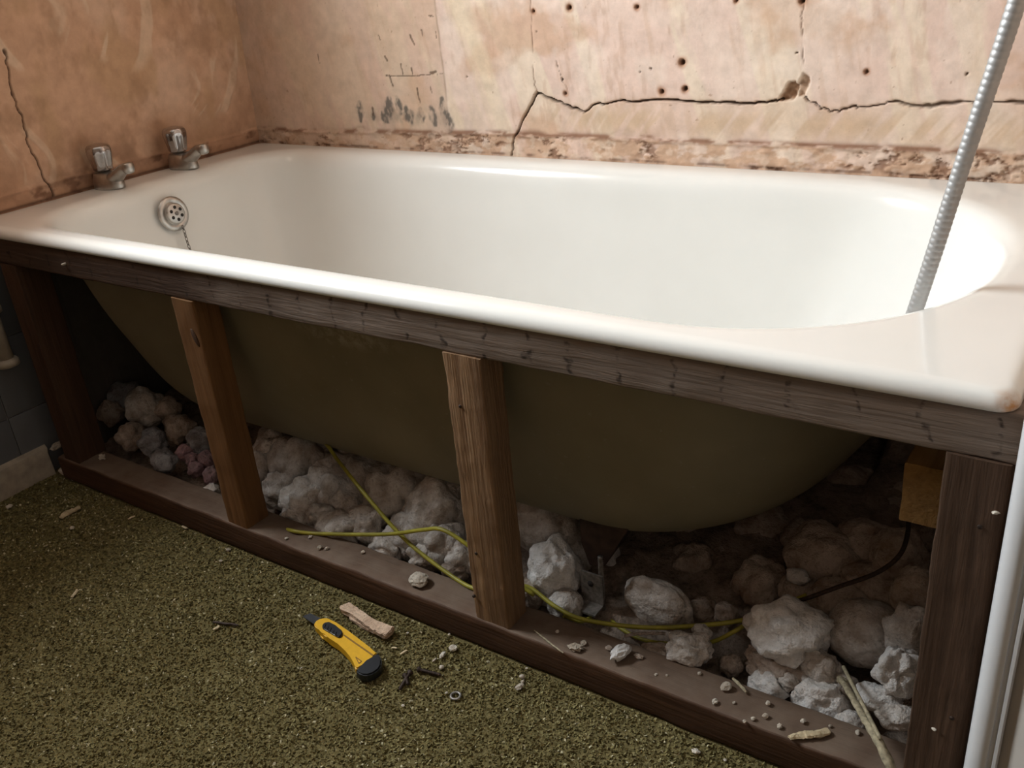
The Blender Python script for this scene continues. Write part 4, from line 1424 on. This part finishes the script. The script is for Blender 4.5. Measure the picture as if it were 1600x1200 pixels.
# straw stalk at the right, rising from the rubble and drooping over the plate
bm = bmesh.new()
pts = catmull([on(1312, 1058, 1, .10), on(1325, 1078, 1, .075), on(1345, 1112, 1, .045), on(1368, 1150, 1, .018), on(1388, 1190, 1, .000), on(1400, 1225, 1, -.010)], 8)
tube(bm, pts, lambda i, n: 0.0034 + 0.0028 * min(1, i / n * 1.4) + 0.0007 * noise.noise(Vector((i * 1.3, 0, 0))), 9, 0.7)
for v in bm.verts: v.co += noise.noise_vector(v.co * 220) * 0.0012
stalk = empty('straw_stalk', tuple(pts[-1]), 'pale dry straw stalk leaning over the plate beside the end post', 'straw')
bm_obj('stem', bm, M['straw'], stalk)
bm = bmesh.new()
pts2 = catmull([on(1318, 1042, 1, .098), on(1330, 1066, 1, .07), on(1352, 1108, 1, .040), on(1376, 1155, 1, .012)], 8)
tube(bm, pts2, lambda i, n: 0.0022, 7)
bm_obj('thin_blade', bm, M['straw'], stalk)
bm = bmesh.new()
p0 = on(1316, 1064, 1, .095)
lump_bm(bm, p0, (0.007, 0.004, 0.005), 4.4, 3, 0.3, 0.25)
bm_obj('frayed_tip', bm, M['straw'], stalk)

# plaster strip lying beside the cutter
def slab_from_pixels(name, outline, z_top, thick, mat, parent=None, label=None, cat=None, bev=0.001, rough=0.0, seed=0):
    top = [on(x, y, 2, z_top) for x, y in outline]
    bm = bmesh.new()
    a_ = [bm.verts.new(p) for p in top]
    b_ = [bm.verts.new(p - Vector((0, 0, thick))) for p in top]
    n = len(top)
    bm.faces.new(a_); bm.faces.new(b_[::-1])
    for i in range(n):
        bm.faces.new((a_[i], b_[i], b_[(i + 1) % n], a_[(i + 1) % n]))
    if bev:
        bmesh.ops.bevel(bm, geom=[e for e in bm.edges], offset=bev, segments=2, affect='EDGES', clamp_overlap=True)
    if rough:
        bmesh.ops.triangulate(bm, faces=bm.faces)
        bmesh.ops.subdivide_edges(bm, edges=bm.edges, cuts=2)
        for v in bm.verts:
            v.co += noise.noise_vector(v.co * 140 + Vector((seed, 0, 0))) * rough
            v.co.z = max(v.co.z, 0.002)
    c_ = sum(top, Vector()) / n
    o = bm_obj(name, bm, mat, parent, loc=None if parent else (c_.x, c_.y, z_top - thick))
    auto_smooth(o, 35)
    if label: tag(o, label, cat)
    return o


def zk(pts):   # knife close-up coordinates to photo pixels
    return [(440 + x / 7.5, 920 + y / 7.5) for x, y in pts]


strip = empty('plaster_strip', tuple(on(575, 967, 2, 0.002)), 'pale pink plaster strip on the carpet beside the yellow cutter', 'plaster')
slab_from_pixels('upper_layer', zk([(680, 195), (790, 150), (850, 190), (900, 235), (1080, 360), (1180, 405), (1315, 435), (1290, 480), (1215, 545), (1110, 500), (1060, 465), (960, 400), (820, 300), (730, 245), (690, 235)]),
                 0.014, 0.009, M['strip'], strip, bev=0.0012, rough=0.0018, seed=2)
slab_from_pixels('lower_layer', zk([(795, 320), (960, 410), (1060, 470), (1110, 500), (1110, 520), (1210, 560), (1200, 545), (1060, 440), (1040, 478), (920, 420), (800, 345)][:0] or
                                   [(790, 310), (900, 350), (1060, 430), (1060, 470), (1020, 480), (920, 420), (795, 345)]),
                 0.008, 0.0055, M['strip'], strip, bev=0.0008, rough=0.0010, seed=5)

# ------------------------------------------------------------------ snap-off cutter
knife = empty('utility_knife', tuple(on(525, 1005, 2, 0.002)), 'yellow snap-off utility knife with black slider and end cap on the carpet', 'knife')
KT = 0.0165
slab_from_pixels('handle', zk([(375, 420), (395, 375), (440, 348), (500, 336), (545, 338), (640, 395), (780, 492), (920, 597), (1040, 690), (1118, 748), (1060, 800), (1000, 850), (940, 880), (870, 945),
                               (856, 900), (840, 860), (800, 790), (740, 720), (660, 645), (560, 580), (535, 560), (490, 535), (475, 505), (430, 470)]), KT, 0.0125, M['yellow'], knife, bev=0.0016)
slab_from_pixels('end_cap', zk([(1116, 747), (1150, 775), (1170, 830), (1168, 885), (1140, 935), (1080, 980), (1010, 1008), (940, 1005), (890, 980), (868, 945), (935, 880), (1000, 848), (1060, 800)]),
                 KT + 0.0006, 0.0138, M['black'], knife, bev=0.002)
slab_from_pixels('slider', zk([(472, 440), (480, 405), (510, 388), (560, 380), (630, 425), (705, 478), (712, 515), (700, 545), (675, 560), (640, 548), (560, 500), (490, 462)]), KT + 0.0035, 0.0045, M['black'], knife, bev=0.0013)
for k in range(5):
    x0 = 510 + k * 32; y0 = 405 + k * 22
    slab_from_pixels('slider_rib', zk([(x0, y0), (x0 + 9, y0 + 6), (x0 - 8, y0 + 46), (x0 - 17, y0 + 40)]), KT + 0.0044, 0.0012, M['black'], knife, bev=0)
slab_from_pixels('blade', zk([(245, 322), (335, 285), (452, 345), (470, 365), (420, 420), (378, 412)]), 0.0098, 0.0007, M['blade'], knife, bev=0)
slab_from_pixels('blade_channel', zk([(720, 545), (735, 535), (1082, 775), (1068, 788)]), KT + 0.0004, 0.0012, M['groove'], knife, bev=0)
# small open triangle mark moulded near the cap
for a_, b_ in (((868, 798), (938, 848)), ((938, 848), (905, 872)), ((905, 872), (868, 798))):
    (ax, ay), (bx, by) = a_, b_
    L_ = math.hypot(bx - ax, by - ay); nx, ny = -(by - ay) / L_ * 5, (bx - ax) / L_ * 5
    slab_from_pixels('moulded_mark', zk([(ax + nx, ay + ny), (bx + nx, by + ny), (bx - nx, by - ny), (ax - nx, ay - ny)]), KT + 0.0004, 0.001, M['groove'], knife, bev=0)


# screws and ring on the carpet
def screw(p0, p1, label):
    a_ = on(*p0, 2, CT + 0.003); b_ = on(*p1, 2, CT + 0.002)
    s_ = empty('rusty_screw', tuple(a_), label, 'screw')
    d = (b_ - a_); L_ = d.length; d.normalize()
    bm = bmesh.new()
    lathe(bm, [(0.0034, -0.001), (0.0044, 0.0), (0.0044, 0.0008), (0.0024, 0.0032), (0.0020, 0.005)], a_, d, 14)
    bm_obj('screw_head', bm, M['rust'], s_)
    bm = bmesh.new()
    n = 46
    tube(bm, [a_ + d * (0.004 + (L_ - 0.004) * i / n) for i in range(n + 1)], lambda i, n_: (0.0028 if i % 3 == 0 else 0.0020) * (1 if i < n_ - 5 else (n_ - i) / 6 + 0.05), 8)
    bm_obj('shank', bm, M['rust'], s_)


screw((641, 1050), (624, 1078), 'rusty screw lying steeply on the carpet right of the cutter cap')
screw((633, 1055), (638, 1070), 'short rusty screw beside the steeply lying one')
screw((654, 1046), (690, 1055), 'dark rusty screw lying level right of the other screws')
bm = bmesh.new()
rc = on(712, 1087, 2, CT + 0.001)
rows = []
for k in range(24):
    a_ = 2 * PI * k / 24
    c_ = rc + Vector((0.0062 * math.cos(a_), 0.0062 * math.sin(a_), 0.0))
    rd = Vector((math.cos(a_), math.sin(a_), 0))
    rows.append([bm.verts.new(c_ + rd * (0.0019 * math.cos(s * PI / 3)) + Vector((0, 0, 0.0014 * math.sin(s * PI / 3)))) for s in range(6)])
for k in range(24):
    for s in range(6):
        bm.faces.new((rows[k][s], rows[k][(s + 1) % 6], rows[(k + 1) % 24][(s + 1) % 6], rows[(k + 1) % 24][s]))
tag(bm_obj('metal_washer', bm, M['steel'], loc=tuple(rc)), 'small grey metal washer on the carpet below the screws', 'washer')

# ------------------------------------------------------------------ cream waste pipe stub at the far left
pp = on(2, 530, 0, 0.03)
pipe = empty('waste_pipe', (0.035, pp.y, 0.20), 'cream painted pipe stub with collars on the tiles at far left', 'pipe')
zA, zB_ = on(5, 575, 0, 0.035).z, on(2, 470, 0, 0.035).z
bm = bmesh.new()
lathe(bm, [(0.014, 0.0), (0.014, zB_ - zA + 0.03)], Vector((0.030, pp.y - 0.004, zA)), (0, 0, 1), 24)
bm_obj('pipe_tube', bm, M['cream'], pipe)
for zc in (zA - 0.002, zB_ - 0.018):
    bm = bmesh.new()
    lathe(bm, [(0.016, 0), (0.021, 0.002), (0.0215, 0.010), (0.019, 0.014), (0.0145, 0.016)], Vector((0.030, pp.y - 0.004, zc)), (0, 0, 1), 24)
    bm_obj('pipe_collar', bm, M['cream'], pipe)
box('wall_bracket', (0.006, 0.03, pp.y - 0.012, pp.y + 0.004, zA + 0.02, zA + 0.03), M['cream'], pipe, 0.001)

# ------------------------------------------------------------------ shower hose
hose = empty('shower_hose', (1.54, 0.24, ZB), 'ribbed grey metal shower hose hanging into the bath', 'hose')
path = [Vector((1.700, 0.24, 1.22)), Vector((1.672, 0.24, 1.215)), Vector((1.648, 0.24, 1.12)), on(1612, -70, 1, .240), on(1590, 0, 1, .235), on(1557, 100, 1, .235), on(1523, 200, 1, .235), on(1490, 300, 1, .235), on(1458, 400, 1, .235),
        on(1428, 490, 1, .238), on(1402, 560, 1, .245), Vector((1.49, 0.27, 0.35)), Vector((1.42, 0.30, 0.235)), Vector((1.30, 0.33, 0.155)), Vector((1.15, 0.35, 0.131)), Vector((0.95, 0.36, 0.130))]
sm = catmull(path, 40)
# resample evenly, a rib every 5 mm
L_ = [0.0]
for i in range(1, len(sm)): L_.append(L_[-1] + (sm[i] - sm[i - 1]).length)
tot = L_[-1]
step = 0.0011
N_ = int(tot / step)
A_ = np.array([tuple(p) for p in sm])
ss = np.linspace(0, tot, N_)
Q = np.stack([np.interp(ss, L_, A_[:, k]) for k in range(3)], 1)
ptsh = [Vector(q) for q in Q]
HR = 0.0083
prof_r = [0.955, 0.99, 1.0, 1.0, 0.99, 0.95]
bm = bmesh.new()
tube(bm, ptsh, lambda i, n: HR * prof_r[i % 6], 18)
bm_obj('ribbed_tube', bm, M['hose'], hose)
bm = bmesh.new()
lathe(bm, [(0.022, 0), (0.022, 0.004), (0.012, 0.007), (0.011, 0.022), (0.013, 0.024), (0.013, 0.03)], Vector((1.7025, 0.24, 1.2205)), (-1, 0, -0.1), 24)
bm_obj('wall_elbow', bm, M['chrome'], hose)
